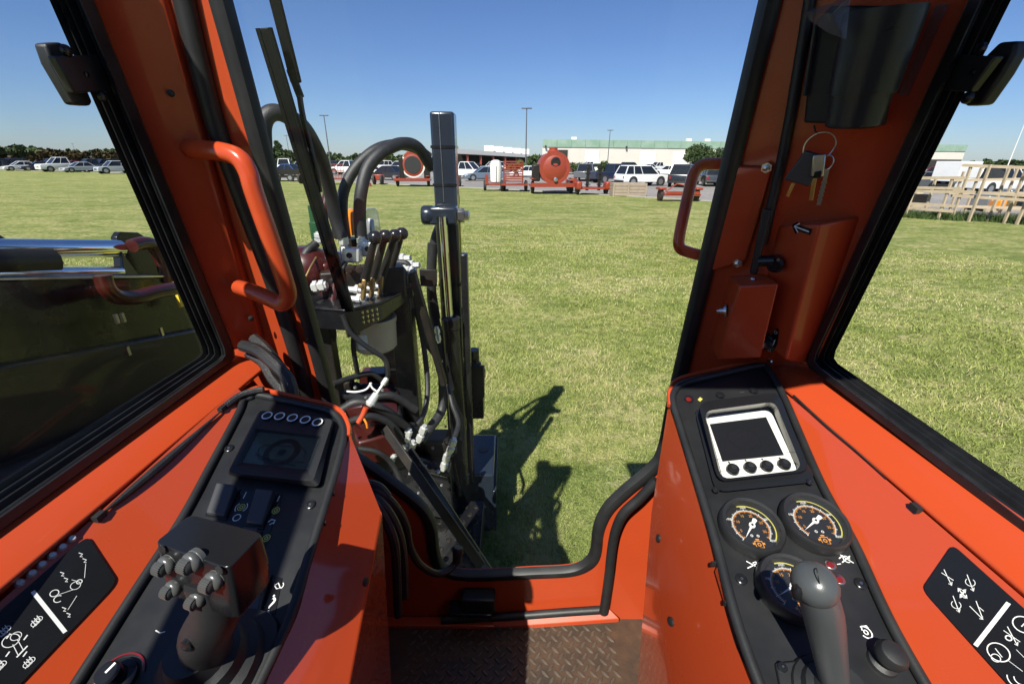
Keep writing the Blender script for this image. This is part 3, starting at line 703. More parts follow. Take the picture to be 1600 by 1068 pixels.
# ---- right display: white faced unit in a hooded black housing
hb_ = [(1085, 640), (1217, 622), (1277, 752), (1118, 769)]
ho = [(1091, 628), (1216, 612), (1265, 735), (1122, 752)]; hi = [(1100, 642), (1211, 627), (1254, 733), (1127, 748)]
wf = [(1103, 650), (1204, 637), (1247, 738), (1131, 751)]
mb = MB(); R = lambda px, h, t=.12: rrect(ring_px(CR, px, 0) if h is None else [CR.hit(u, v, hh) for (u, v), hh in zip(px, h)], t, 4)
mb.loft([R(hb_, (-.004,) * 4), R(hb_, (.004,) * 4), R([(lerp(V((*a, 0)), V((*b, 0)), .85).x, lerp(V((*a, 0)), V((*b, 0)), .85).y) for a, b in zip(hb_, ho)], (.006,) * 4), R(ho, (.042, .042, .016, .016)), R(hi, (.042, .042, .016, .016)), R(wf, (.006,) * 4, .10)], False, False)
dispR = mb.build('display_unit', M['gloss'], cab, sharp=35)
MB().prism(R(wf, (.0075,) * 4, .09), -CR.n * .004).build('white_bezel', M['cream'], dispR)
MB().prism(ring_px(CR, [(1109, 662), (1197, 651), (1225, 710), (1129, 720)], .0090), -CR.n * .003).build('screen', M['screen'], dispR)
mk = MB(); px_ring(mk, CR, 1163, 685, .026, .0012, .0092); px_dot(mk, CR, 1160, 682, .0016, .0092); px_ribbon(mk, CR, [(1172, 701), (1180, 698), (1184, 694)], .003, .0092); mk.build('screen_marks', M['gloss'], dispR, sharp=0, kind='stuff')
t = MB(); px_ribbon(t, CR, [(1118, 718), (1127, 716)], .0008, .0078); px_ribbon(t, CR, [(1224, 705), (1234, 706)], .0008, .0078); px_ribbon(t, CR, [(1126, 736), (1250, 722)], .0007, .0078)
for u, v in ((1139, 722), (1165, 719), (1191, 717), (1218, 715)): px_dot(t, CR, u, v, .0018, .0079)
t.build('bezel_marks', M['gloss'], dispR, sharp=0, kind='stuff')
for u, v in ((1144, 735), (1171, 732), (1197, 730), (1224, 727)):
    c = CR.hit(u, v, .0070)
    o = MB().lathe(c, CR.n, [(.0098, 0), (.0098, .004), (.0086, .0075), (.005, .0092)], 22).build('button', M['gloss'], dispR)
    MB().lathe(c + CR.n * .0088, CR.n, [(.0046, 0), (.0042, .0012)], 18).build('button_cap', M['plastic'], o)
for q in ((1118, 765), (1265, 753)): panel_screw(CR, *q, .005, .0035)
# warning lamps along the far end
for u, v, m in ((1076, 624, 'red_led'), (1125, 618, 'gloss'), (1177, 611, 'gloss')):
    o = MB().lathe(CR.hit(u, v, -.004), CR.n, [(.0085, 0), (.0085, .003), (.006, .004)], 18).build('warning_lamp', M['gloss'], cab)
    MB().lathe(CR.hit(u, v, 0), CR.n, [(.0055, 0), (.0045, .0025), (.002, .0036)], 16).build('lens', M[m], o)
t = MB(); c = [(1090, 624), (1094, 620), (1098, 623), (1094, 627)]; t.poly(ring_px(CR, c, PH)); t.build('warning_symbol', M['yellow'], cab, sharp=0)
t = MB(); px_ribbon(t, CR, [(1156, 613), (1163, 612)], .002, PH); px_ribbon(t, CR, [(1194, 606), (1198, 603)], .0018, PH); t.build('panel_legend', M['rocker'], cab, sharp=0, kind='stuff')

# ---- pressure gauges
def gauge(u, v, r, needle_deg, arc, marks):
    c = CR.hit(u, v, .0)
    g = MB(); g.lathe(c, CR.n, [(r * 1.0, -.004), (r * 1.04, .004), (r * 1.03, .013), (r * .97, .017), (r * .86, .016), (r * .80, .0075)], 40, False)
    o = g.build('pressure_gauge', M['plastic'], cab, sharp=40)
    n, ex, ey = CR.n, CR.ex, CR.ey; f = c + n * .007
    MB().lathe(f - n * .002, n, [(r * .85, 0), (r * .85, .002)], 40).build('dial', M['dial'], o)
    W, A, Y = MB(), MB(), MB(); p2 = lambda a, q: f + n * .0004 + (ex * math.cos(D2R(a)) + ey * math.sin(D2R(a))) * (r * q)
    for k in range(61):
        a = 225 - 270 * k / 60; big = k % 5 == 0
        W.ribbon([p2(a, .60), p2(a, .66 if big else .635)], .0009 if big else .0006, n)
        A.ribbon([p2(a, .51 if big else .54), p2(a, .575)], .0009 if big else .0006, n)
    W.ring(f + n * .0004, n, ex, r * .60, .0006, 40, -45, 225); A.ring(f + n * .0004, n, ex, r * .575, .0006, 40, -45, 225)
    Y.ring(f + n * .0006, n, ex, r * .775, .0016, 40, -40, 105)
    for a, sz in ((225, '0'), (157, '1000'), (90, '2000'), (23, '3000'), (-45, '4000')):
        q = p2(a, .71); rx = (ex * math.cos(D2R(a - 90)) + ey * math.sin(D2R(a - 90))); W.text(sz, q + n * .0001, ex, ey, r * .105)
    for a, sz in ((200, '5'), (155, '10'), (110, '15'), (70, '20'), (20, '25'), (-25, '30')):
        A.text(sz, p2(a, .42), ex, ey, r * .13)
    for a in (250, 285): W.ring(p2(a, .34), n, ex, r * .035, .0008, 10)
    for p in ([(-.12, -.52), (.12, -.52), (.12, -.74), (-.12, -.74)],): A.ribbon([f + n * .0005 + ex * (x * r) + ey * (y * r) for x, y in p], .0014, n, True)
    A.ribbon([f + n * .0005 + ex * (x * r) + ey * (y * r) for x, y in ((-.2, -.6), (-.12, -.6))], .0028, n); A.ribbon([f + n * .0005 + ex * (x * r) + ey * (y * r) for x, y in ((.12, -.6), (.2, -.6))], .0028, n); A.ring(f + n * .0005 + ey * (-.63 * r), n, ex, r * .05, .0012, 12)
    A.ribbon([f + n * .0005 + ex * (x * r) + ey * (y * r) for x, y in ((-.06, -.46), (.06, -.46))], .0020, n)
    W.build('dial_scale', M['white'], o, sharp=0, kind='stuff'); A.build('dial_scale', M['amberprint'], o, sharp=0, kind='stuff'); Y.build('dial_arc', M['yellow'], o, sharp=0)
    d = ex * math.cos(D2R(needle_deg)) + ey * math.sin(D2R(needle_deg)); s = n.cross(d)
    nd = MB(); q = f + n * .003
    nd.prism([q + d * (r * .62), q + s * .0016, q - d * (r * .30) + s * .0030, q - d * (r * .34), q - d * (r * .30) - s * .0030, q - s * .0016], n * .0008)
    nd.lathe(q, n, [(.0042, 0), (.0042, .002), (.003, .0026)], 16); nd.build('needle', M['white'], o, sharp=0)
    MB().lathe(q + n * .0026, n, [(.0018, 0), (.0014, .0008)], 10).build('needle_pin', M['gloss'], o)
    MB().lathe(c + n * .0145, n, [(r * .86, 0), (r * .84, .001)], 40).build('gauge_lens', M['lens'], o, sharp=0)
gauge(1171, 827, .0405, 228, 0, 0); gauge(1269, 820, .0425, 212, 0, 0); gauge(1234, 922, .0395, 205, 0, 0)

# ---- remaining marks on the right console
t = MB()
px_ribbon(t, CR, [(1166, 876), (1190, 889)], .0013, PH); px_ribbon(t, CR, [(1168, 887), (1186, 878)], .0013, PH); px_ribbon(t, CR, [(1176, 879), (1181, 877), (1184, 881)], .0012, PH); px_ribbon(t, CR, [(1185, 884), (1190, 889), (1183, 889)], .0012, PH)
px_ribbon(t, CR, [(1313, 866), (1334, 879)], .0013, PH); px_ribbon(t, CR, [(1316, 878), (1328, 868)], .0013, PH); px_ring(t, CR, 1323, 873, .0042, .0011, PH, 0, 300); px_ribbon(t, CR, [(1311, 872), (1317, 867)], .0012, PH); px_ribbon(t, CR, [(1308, 881), (1314, 880)], .001, PH)
px_ring(t, CR, 1353, 987, .0062, .0014, PH, -150, 120); px_ring(t, CR, 1353, 987, .0022, .0012, PH); px_ribbon(t, CR, [(1347, 984), (1346, 978), (1354, 977), (1357, 981)], .0013, PH)
t.build('panel_legend', M['white'], cab, sharp=0, kind='stuff')
for u, v in ((1297, 882), (1311, 905)):
    o = MB().lathe(CR.hit(u, v, -.004), CR.n, [(.0068, 0), (.0068, .002), (.0052, .003)], 16).build('indicator_lamp', M['steel'], cab)
    MB().lathe(CR.hit(u, v, -.0012), CR.n, [(.0046, 0), (.003, .002)], 14).build('lens', M['red_led'], o)
c = CR.hit(1378, 1034, -.004)
MB().lathe(c, CR.n, [(.015, 0), (.014, .004), (.009, .007), (.009, .010), (.0145, .016), (.0152, .022), (.012, .028), (.006, .030)], 24).build('throttle_knob', M['plastic'], cab)
MB().prism(ring_px(CR, [(1212, 1034), (1300, 1024), (1335, 1110), (1230, 1120)], .002), -CR.n * .006).build('joystick_base_plate', M['plastic'], cab, bevel=.002)
panel_screw(CR, 1222, 1042, .005, .002)
# ---- right joystick: ball headed grip
hc = at(1273, 912, .405); bs = CR.hit(1308, 1098, 0)
axis = (hc - bs).normalized(); sd = V((1, 0, 0)) - axis * axis.x; sd.normalize(); fr = axis.cross(sd)
rings = []
for t_, rx, ry, ox in ((0, .0125, .0145, 0), (.2, .0128, .015, .001), (.45, .0145, .017, .0015), (.65, .0160, .0188, .002), (.80, .0168, .0196, .002), (.90, .0165, .0196, .001), (.97, .0155, .018, 0)):
    c = lerp(bs, hc, t_) + sd * ox; rings.append([c + sd * (rx * math.cos(2 * math.pi * k / 22)) + fr * (ry * math.sin(2 * math.pi * k / 22)) for k in range(22)])
joyR = MB().loft(rings).build('joystick', M['knobgrey'], cab, sharp=50)
joyR['label'] = 'right joystick with a smooth rounded grip'
rings = []
for k in range(1, 14):
    a = math.pi * k / 14; c = hc + axis * (-.0180 * math.cos(a)); r = .0190 * math.sin(a) ** .9
    rings.append([c + sd * (r * math.cos(2 * math.pi * i / 26)) + fr * (r * 1.08 * math.sin(2 * math.pi * i / 26)) for i in range(26)])
MB().loft(rings).build('grip_head', M['knobgrey'], joyR, sharp=60)
q = [hc + (axis * math.cos(a) * .0186 - fr * 0 + (V((0, 0, 0)) - hc).normalized() * math.sin(a) * .0204) + sd * .004 for a in [D2R(x) for x in range(0, 130, 10)]]
MB().tube(q, .0005, 5).build('mould_line', M['rubber'], joyR)
MB().ball(hc - sd * .0168 - axis * .004 + (V((0, 0, 0)) - hc).normalized() * .008, .0062, 12, (.6, 1, 1.4)).build('trigger_button', M['gloss'], joyR)
boR = MB(); cR0 = CR.hit(1300, 1090, 0)
boR.lathe(cR0, CR.n, [(.040, 0), (.038, .006), (.032, .008), (.030, .016), (.024, .020), (.020, .034)], 24); boR.build('joystick_boot', M['rubber'], joyR, sharp=30)

# ---- instruction plates on the side walls
def plate(pl, px, nm='instruction_plate'):
    P = [pl.hit(u, v, .001) for u, v in px]
    return MB().prism(rrect(P, .10, 4), pl.n * .0012).build(nm, M['gloss'], cab, bevel=.0004)
dl = plate(PWL, [(136, 836), (184, 909), (-60, 1165), (-110, 1050)])
t = MB(); h = .0026
px_ribbon(t, PWL, [(51, 923), (102, 987)], .0036, h)
t.build('divider_line', M['white'], dl, sharp=0)
t = MB()
for u, v, q in ((58, 970, 9), (8, 985, 9), (46, 1034, 9), (0, 1040, 7)):
    for k in range(-1, 2):
        a, b = u + k * 4 - q * .5, v - k * 4
        px_ribbon(t, PWL, [(a, b - 5), (a + q * .6, b + 1), (a + q * .2, b + 6)], .0012, h); px_ring(t, PWL, a + 4, b, .0024, .001, h)
px_ring(t, PWL, 17, 1000, .0062, .0012, h); px_ring(t, PWL, 25, 993, .004, .001, h); px_ribbon(t, PWL, [(20, 1006), (28, 1022)], .001, h); px_ribbon(t, PWL, [(27, 998), (36, 1014)], .001, h); px_ribbon(t, PWL, [(26, 1026), (43, 1008)], .0022, h)
for u, v in ((40, 995), (12, 1021), (39, 1021), (13, 993)): px_ribbon(t, PWL, [(u - 3, v + 4), (u + 3, v - 4)], .0020, h)
for (a, b), (c_, d) in (((112, 905), (123, 908)), ((92, 928), (116, 920)), ((106, 952), (120, 930)), ((134, 880), (132, 902))): px_ribbon(t, PWL, [(a, b), (c_, d)], .0008, h)
px_ring(t, PWL, 85, 926, .0036, .0013, h); px_ring(t, PWL, 91, 935, .0036, .0013, h, 0, 260)
for u, v in ((126, 866), (132, 875), (97, 896), (103, 905), (100, 951), (107, 960)): px_ribbon(t, PWL, [(u - 3, v - 3), (u + 3, v - 1), (u - 1, v + 3), (u + 3, v + 3)], .0014, h)
px_ring(t, PWL, 118, 914, .0044, .0010, h); px_ring(t, PWL, 124, 908, .0024, .0014, h)
t.build('plate_symbols', M['white'], dl, sharp=0, kind='stuff')
dr = plate(PWR, [(1489, 850), (1625, 972), (1640, 1140), (1441, 920)])
t = MB(); px_ribbon(t, PWR, [(1524, 1008), (1576, 941)], .0036, h); t.build('divider_line', M['white'], dr, sharp=0)
t = MB()
def arrow(a, b, w_=.0012):
    px_ribbon(t, PWR, [a, b], w_, h); dx, dy = b[0] - a[0], b[1] - a[1]; l = math.hypot(dx, dy); dx, dy = dx / l, dy / l
    px_ribbon(t, PWR, [(b[0] - 5 * dx - 3 * dy, b[1] - 5 * dy + 3 * dx), b, (b[0] - 5 * dx + 3 * dy, b[1] - 5 * dy - 3 * dx)], w_, h)
arrow((1475, 889), (1487, 914)); px_ribbon(t, PWR, [(1471, 894), (1490, 906)], .0011, h)
arrow((1511, 897), (1521, 923)); px_ring(t, PWR, 1516, 909, .0040, .001, h, 0, 280)
arrow((1489, 930), (1499, 956)); px_ring(t, PWR, 1494, 944, .0040, .001, h, 0, 280)
arrow((1515, 946), (1536, 967)); px_ribbon(t, PWR, [(1525, 938), (1536, 967)], .0012, h); px_ribbon(t, PWR, [(1530, 948), (1537, 954)], .0011, h)
arrow((1503, 926), (1497, 918), .0016); arrow((1503, 926), (1511, 934), .0016); arrow((1500, 930), (1509, 920), .0016); arrow((1508, 922), (1500, 933), .0016)
arrow((1574, 978), (1590, 1008)); px_ribbon(t, PWR, [(1568, 984), (1594, 1002)], .0011, h); px_ring(t, PWR, 1576, 996, .0022, .0016, h)
px_ring(t, PWR, 1560, 1018, .0082, .0016, h); px_ribbon(t, PWR, [(1555, 1012), (1566, 1026)], .0012, h); px_ring(t, PWR, 1556, 1027, .0034, .0012, h)
px_ribbon(t, PWR, [(1574, 1030), (1598, 1048)], .0007, h); px_ribbon(t, PWR, [(1588, 1014), (1602, 1028)], .0007, h)
px_ring(t, PWR, 1599, 975, .0075, .0016, h); px_ribbon(t, PWR, [(1596, 978), (1602, 972)], .0014, h)
px_ring(t, PWR, 1592, 1060, .0080, .0014, h, 40, 260); px_ring(t, PWR, 1596, 1060, .0050, .0014, h, 40, 260)
t.build('plate_symbols', M['white'], dr, sharp=0, kind='stuff')

# ---- grab handles
hp = [at(297, 232, .765), at(318, 234, .735), at(350, 238, .705), at(374, 248, .700), at(388, 270, .705), at(397, 300, .715), at(420, 366, .745), at(445, 438, .785), at(450, 462, .805), at(440, 474, .815), at(420, 466, .825), at(396, 456, .84), at(374, 449, .875)]
gh = MB().tube(spline(hp, 6), .0148, 14).build('grab_handle', M['orange'], cab, sharp=50)
gh['label'] = 'sunlit orange tube handle on the left pillar'
hp = [(1150, 256, 1.02), (1120, 256, 1.03), (1098, 258, 1.035), (1084, 272, 1.04), (1074, 310, 1.045), (1062, 366, 1.06), (1062, 386, 1.065), (1076, 394, 1.065), (1110, 402, 1.06)]
gh = MB().tube(spline([at(u, v, s) for u, v, s in hp], 6), .0135, 12).build('grab_handle', M['orange'], cab, sharp=50)
gh['label'] = 'orange tube handle outside the glass at the right pillar'
# bracket plate of the outer handle
bp = [(1150, 259), (1138, 268), (1130, 286), (1100, 412), (1104, 422), (1118, 422), (1165, 408), (1206, 262)]
bk = MB().prism([PRh(u, v, .012) for u, v in bp], -nR * .012).build('handle_bracket', M['orange'], cab, bevel=.004, seg=3)
for u, v in ((1198, 262), (1153, 411)):
    c = PRh(u, v, .012); MB().lathe(c, nR, [(.009, 0), (.009, .003), (.0058, .003), (.0058, .009), (.003, .0105)], 6).build('bolt', M['steel'], bk)
# rubber strip and slim arm on the right pillar
p = [PRh(1268, -20, .008), PRh(1238, 165, .008), PRh(1205, 322, .008), PRh(1192, 380, .008)]
p[0] = top(p[0], p[1], .455); MB().tube(spline(p, 4), .0085, 10).build('pillar_strip', M['rubber'], cab)
MB().bar(PRh(1199, 326, .030), PRh(1177, 428, .030), .014, .008, nR).build('latch_lever', M['plastic'], cab, bevel=.003)
t = MB(); t.tube([PRh(1186, 408, .03), PRh(1210, 407, .03)], .010, 10); t.lathe(PRh(1216, 406, .0), nR, [(.014, 0), (.014, .034), (.010, .038)], 18); t.build('lever_pivot', M['gloss'], cab)
MB().lathe(PRh(1216, 406, .038), nR, [(.003, 0), (.002, .0015)], 8).build('pivot_screw', M['steel'], cab)
# lock box and its key lock
f = [PRh(1156, 447, .062), PRh(1217, 443, .062), PRh(1189, 559, .062), PRh(1122, 562, .062)]
sh = PRh(1137, 432, 0) - f[0]; sh = -nR * .062 + (sh - nR * sh.dot(nR)) * .9
lb = MB().prism(f, sh).build('lock_box', M['orange'], cab, bevel=.003, seg=2)
c = lerp(f[0], f[3], .38) + sh * .45; lx = (f[0] - f[1]).normalized()
MB().lathe(c, lx, [(.013, -.002), (.013, .003), (.007, .004), (.007, .012), (.0045, .013), (.004, .018)], 16).build('lock_plunger', M['steel'], lb)
MB().lathe(lerp(f[0], f[1], .5) + sh * .5 + V((0, 0, .001)), V((0, 0, 1)), [(.005, 0), (.004, .003)], 10).build('box_screw', M['steel'], lb)
# ignition switch and its arc-shaped legend
c = PRh(1197, 532, .022)
ig = MB().lathe(c - nR * .01, nR, [(.016, 0), (.016, .016), (.012, .020), (.011, .030), (.007, .031)], 20).build('ignition_switch', M['gloss'], cab)
MB().bar(c + nR * .023 - rk * .006, c + nR * .023 + rk * .006, .003, .002, nR).build('key_slot', M['steel'], ig)
lg = MB(); px = [(1204, 549), (1199, 545), (1203, 530), (1210, 516), (1216, 512), (1217, 520), (1215, 536), (1208, 550)]
lg.prism([chF.hit(u, v, .001) for u, v in px], chF.n * .001); lgo = lg.build('ignition_legend', M['gloss'], ig)
t = MB()
for u, v in ((1212, 519), (1202, 546)): px_ring(t, chF, u, v, .0032, .0012, .0026)
px_ribbon(t, chF, [(1211, 531), (1208, 538), (1205, 541)], .0026, .0026); t.build('legend_marks', M['white'], lgo if False else ig, sharp=0, kind='stuff')
MB().lathe(chF.hit(1204, 564, .0), chF.n, [(.005, 0), (.004, .003)], 8).build('channel_screw', M['steel'], cab)
# white arrow sticker
t = MB(); q = [(1240, 354), (1266, 362)]
t.prism([chF.hit(u, v, .0006) for u, v in ((1238, 352), (1246, 346), (1248, 351), (1269, 358), (1266, 367), (1247, 361), (1243, 366))], chF.n * .0005)
ar = t.build('arrow_sticker', M['gloss'], cab)
t = MB(); px_ribbon(t, chF, [(1242, 354), (1264, 362)], .0024, .0014); px_ribbon(t, chF, [(1250, 349), (1241, 353.5), (1247, 363)], .0022, .0014); t.build('arrow_mark', M['white'], ar, sharp=0)

# ---- cup holder with a torn film of wrapping
C1, C2 = PRh(1384, 14, .055), PRh(1346, 147, .055)
rxc, ax = exR, (C2 - C1).normalized()
def crings(c, r, n=28): s_ = (rxc - ax * rxc.dot(ax)).normalized(); f_ = ax.cross(s_); return [c + s_ * (r * math.cos(2 * math.pi * k / n)) + f_ * (r * .9 * math.sin(2 * math.pi * k / n)) for k in range(n)]
C0 = C1 - ax * .03
cup = MB(); L_ = (C2 - C1).length
cup.loft([crings(C1, .041), crings(C1, .046), crings(lerp(C1, C2, .08), .046), crings(lerp(C1, C2, .9), .0415), crings(C2, .041), crings(C2, .037), crings(C2 + ax * .040, .0345), crings(C2 + ax * .043, .030)], False, True)
cup.loft([crings(C1, .041), crings(C2 + ax * .038, .030)], False, True)
cp = cup.build('cup_holder', M['cup'], cab, sharp=40)
pw = [(1272, 36), (1256, 192), (1384, 196), (1400, 120), (1440, 10), (1300, 8)]
MB().prism([PRh(u, v, .014) for u, v in pw], -nR * .012).build('holder_back_plate', M['cup'], cp, bevel=.003)
MB().tube([PRh(1276, 36, .03), PRh(1258, 150, .03)], .004, 8).build('holder_edge_bead', M['cup'], cp)
fm = MB(); fp = [(1254, 18), (1300, 5), (1380, -40), (1330, -10), (1322, 62), (1295, 52), (1265, 32)]
fz = [.05, .07, .09, .10, .12, .085, .06]
c = PRh(1300, 22, .095); P = [PRh(u, v, z_) for (u, v), z_ in zip(fp, fz)]
for i in range(len(P)): fm.prism([c, P[i], P[(i + 1) % len(P)]], -nR * .0006)
fm.build('wrapping_film', M['film'], cp, sharp=70)
t = MB(); t.prism([PRh(u, v, .004) for u, v in ((1462, 8), (1484, 5), (1420, 150), (1404, 150))], -nR * .002); t.build('wrapping_film', M['film'], cp)

# ---- latches on the side windows
def latch(px_body, px_brk, X, sx):
    P = [atX(u, v, X) for u, v in px_body]
    o = MB().prism(P, (-sx * -.018, 0, 0)).build('window_latch', M['plastic'], cab, bevel=.004, seg=3)
    B = [atX(u, v, X - sx * .022) for u, v in px_brk]; MB().prism(B, (sx * .012, 0, 0)).build('latch_bracket', M['frame'], o, bevel=.002)
    c = sum(P, V((0, 0, 0))) / len(P)
    MB().lathe(c - V((sx * .02, 0, 0)), (-sx, 0, 0), [(.004, 0), (.004, .003), (.002, .004)], 10).build('latch_screw', M['gloss'], o)
    for q in (P[0] * .78 + c * .22, P[len(P) // 2] * .78 + c * .22):
        MB().lathe(q - V((sx * .019, 0, 0)), (-sx, 0, 0), [(.008, 0), (.007, .004), (.003, .006)], 12).build('latch_cap', M['gloss'], o)
latch([(71, 68), (97, 66), (112, 80), (146, 160), (142, 166), (119, 164), (82, 100)], [(86, 88), (152, 86), (176, 142), (118, 146)], -.632, -1)
latch([(1560, 66), (1588, 64), (1584, 84), (1566, 116), (1533, 164), (1506, 166), (1506, 150), (1540, 86)], [(1496, 86), (1556, 88), (1514, 144), (1474, 142)], .617, 1)
# ---- front wall small parts in the shade
MB().box(atY(748, 937, .93), (.10, .045, .055)).build('pedal_block', M['plastic'], cab, bevel=.006)
MB().box(atY(735, 950, .92), (.13, .05, .012)).build('pedal_bracket', M['blackpaint'], cab, bevel=.003)
# ---- wiper on the outside of the windscreen
def WO(u, v, d): p = onp(u, v, V((0, .8665 + d, 0)), V((0, 1, .163))); return p
a, b = WO(414, 44, .035), WO(546, 486, .035)
wp = MB().bar(a, b, .015, .010, NW).build('windscreen_wiper', M['jet'], cab, bevel=.002)
dv = (b - a).normalized(); sdv = dv.cross(NW).normalized()
MB().bar(a + sdv * .0100 + NW * .004, b + sdv * .0100 + NW * .004 - dv * .01, .006, .006, NW).build('wiper_rail', M['jet'], wp)
MB().bar(a - sdv * .0090, b - sdv * .0090, .004, .008, NW).build('wiper_lip', M['jet'], wp)
c0, c1, c2 = WO(420, -40, .06), WO(463, 130, .06), WO(468, 152, .06)
MB().bar(c0, c1, .020, .008, NW).build('wiper_arm', M['jet'], wp, bevel=.003)
MB().bar(WO(453, 108, .058), WO(470, 153, .058), .012, .010, NW).build('arm_knuckle', M['jet'], wp, bevel=.002)
MB().tube(spline([WO(468, 150, .055), WO(474, 185, .05), WO(490, 250, .045), WO(500, 300, .04)], 4), .0055, 8).build('arm_rod', M['blackpaint'], wp)

# ---- keys hanging from the cup holder
K0 = PRh(1280, 228, .03)
kr = thing('key_ring', 'steel key ring with a grey fob and brass keys below the cup holder', 'keys', tuple(K0))
kx, kz = exR, rk; kn = nR
cR = PRh(1280, 229, .03)
MB().tube([cR + (kx * math.cos(2 * math.pi * i / 28) + kz * math.sin(2 * math.pi * i / 28)) * .021 for i in range(28)], .0011, 7, True).build('split_ring', M['steel'], kr)
cS = PRh(1292, 254, .036)
MB().tube([cS + (kx * math.cos(2 * math.pi * i / 24) * .8 + kz * math.sin(2 * math.pi * i / 24) + kn * math.cos(2 * math.pi * i / 24) * .5) * .011 for i in range(24)], .0009, 7, True).build('small_ring', M['steel'], kr)
MB().tube([PRh(1272, 196, .02), PRh(1274, 205, .028), PRh(1279, 210, .03)], .0012, 6).build('hanger_cord', M['rubber'], kr)
fb = [(1258, 236), (1274, 240), (1277, 256), (1268, 272), (1283, 276), (1278, 293), (1252, 290), (1223, 280)]
MB().prism([PRh(u, v, .036) for u, v in ((1258, 235), (1282, 242), (1266, 274), (1274, 276), (1264, 292), (1224, 281))], -nR * .012).build('key_fob', M['rocker'], kr, bevel=.003, seg=3)
def key(px, m, bitw, nm='key'):
    (u0, v0), (u1, v1) = px; A, B = PRh(u0, v0, .034), PRh(u1, v1, .034)
    return MB().bar(A, B, bitw, .0022, nR).build(nm, M[m], kr, bevel=.0006)
key(((1240, 286), (1230, 307)), 'brass', .0050)
key(((1273, 278), (1267, 313)), 'brass', .0062); 
MB().prism([PRh(u, v, .040) for u, v in ((1270, 243), (1291, 240), (1287, 276), (1266, 276))], -nR * .006).build('key_head', M['steel'], kr, bevel=.002)
MB().prism([PRh(u, v, .041) for u, v in ((1272, 268), (1285, 266), (1283, 279), (1270, 279))], -nR * .007).build('key_collar', M['gloss'], kr, bevel=.002)
kk = MB(); A, B = PRh(1293, 264, .036), PRh(1279, 320, .036); kk.bar(A, B, .0058, .0018, nR)
for i in range(5): kk.bar(lerp(A, B, .35 + i * .12), lerp(A, B, .40 + i * .12), .0074, .0018, nR)
kk.build('key', M['steel'], kr)
# ================================================================== stakedown station in front of the cab
rig = thing('stakedown_station', 'black stakedown mast with lever valve bank and hydraulic hoses standing in front of the windscreen', 'machinery', (-.5, 2.0, GZ))
def yv(px_s, y): return [atY(u, v, y) for u, v in px_s]
def hoseY(px, r, name='hydraulic_hose', m='hose', k=6): return MB().tube(spline([atY(u, v, y) for u, v, y in px], k), r, 10).build(name, M[m], rig)
# mast
mx, my = -.333, 2.34
MB().box((mx, my, (.20 - 1.85) / 2), (.112, .115, 2.05)).build('mast', M['navy'], rig, bevel=.012, seg=3)
MB().tube([V((mx - .012, my - .061, .20)), V((mx - .008, my - .061, -.20))], .0022, 6).build('weld_line', M['steel'], rig)
MB().box((mx + .062, my - .02, -.55), (.006, .03, .50)).build('yellow_strip', M['yellowpaint'], rig)
# pivot bracket, pin, cylinder
pv = atY(694, 336, 2.22)
o = MB().box(pv, (.135, .10, .085)).build('cylinder_bracket', M['navy'], rig, bevel=.014, seg=3)
MB().lathe(pv + V((-.105, -.01, 0)), (1, 0, 0), [(.040, 0), (.046, .01), (.046, .05), (.04, .06), (.04, .15)], 20).build('pivot_boss', M['navy'], o)
MB().lathe(pv + V((.07, -.01, 0)), (1, 0, 0), [(.034, 0), (.034, .03), (.022, .032), (.022, .05), (.012, .056)], 6).build('pin_nut', M['steel'], o)
cx = pv.x; cy = 2.16
MB().tube([V((cx, cy, pv.z)), V((cx + .012, cy, -.86))], .019, 12).build('cylinder_rod', M['chrome'], rig)
MB().tube([V((cx - .01, cy + .03, pv.z)), V((cx - .006, cy + .03, -.9))], .030, 12).build('rod_guard', M['blackpaint'], rig)
bt = atY(704, 497, 2.16); bb = V((bt.x + .02, 2.16, -1.86))
MB().lathe(bt + (bb - bt).normalized() * -.01, bb - bt, [(.036, 0), (.050, .01), (.050, .06), (.046, .065), (.046, 1.0), (.050, 1.005), (.050, 1.06)], 20).build('cylinder_barrel', M['blackpaint'], rig)
MB().box((bt.x + .075, 2.22, -1.15), (.035, .06, 1.42)).build('mast_rail', M['blackpaint'], rig, bevel=.006)
for z in (-.99, -1.23, -1.40): MB().lathe(V((bt.x - .052, 2.13, z)), (-.3, -1, 0), [(.008, 0), (.008, .006), (.004, .008)], 8).build('rail_bolt', M['steel'], rig)
# auger motor right of the mast
mo = thing  # (kept simple: parts of the station)
MB().lathe(atY(741, 590, 2.42) , (0, 0, 1), [(.058, -.09), (.062, -.06), (.062, .0), (.070, .01), (.070, .05), (.05, .06), (.046, .10), (.036, .11), (.034, .19)], 20).build('auger_motor', M['blackpaint'], rig)
q = atY(741, 612, 2.42)
MB().box(q + V((.0, .0, -.06)), (.12, .12, .20)).build('motor_box', M['blackpaint'], rig, bevel=.008)
MB().box(atY(729, 520, 2.40), (.035, .05, .30)).build('motor_bracket', M['blackworn'], rig, bevel=.004)
MB().prism(yv([(724, 574), (757, 572), (757, 620), (728, 642)], 2.33), (0, .02, 0)).build('motor_guard', M['blackworn'], rig, bevel=.003)
# foot block and pads
MB().box((-.275, 2.46, -2.06), (.33, .44, .46)).build('anchor_block', M['navy'], rig, bevel=.012, seg=3)
MB().lathe(V((-.19, 2.50, -1.828)), (0, 0, 1), [(.035, -.01), (.035, .001), (.026, .0015)], 18).build('anchor_hole', M['rubber'], rig)
MB().prism([V((-.115, 2.24, -2.29)), V((-.115, 2.66, -2.29)), V((-.115, 2.66, -1.84)), V((-.115, 2.24, -1.96))], (.02, 0, 0)).build('block_cheek', M['navy'], rig, bevel=.003)
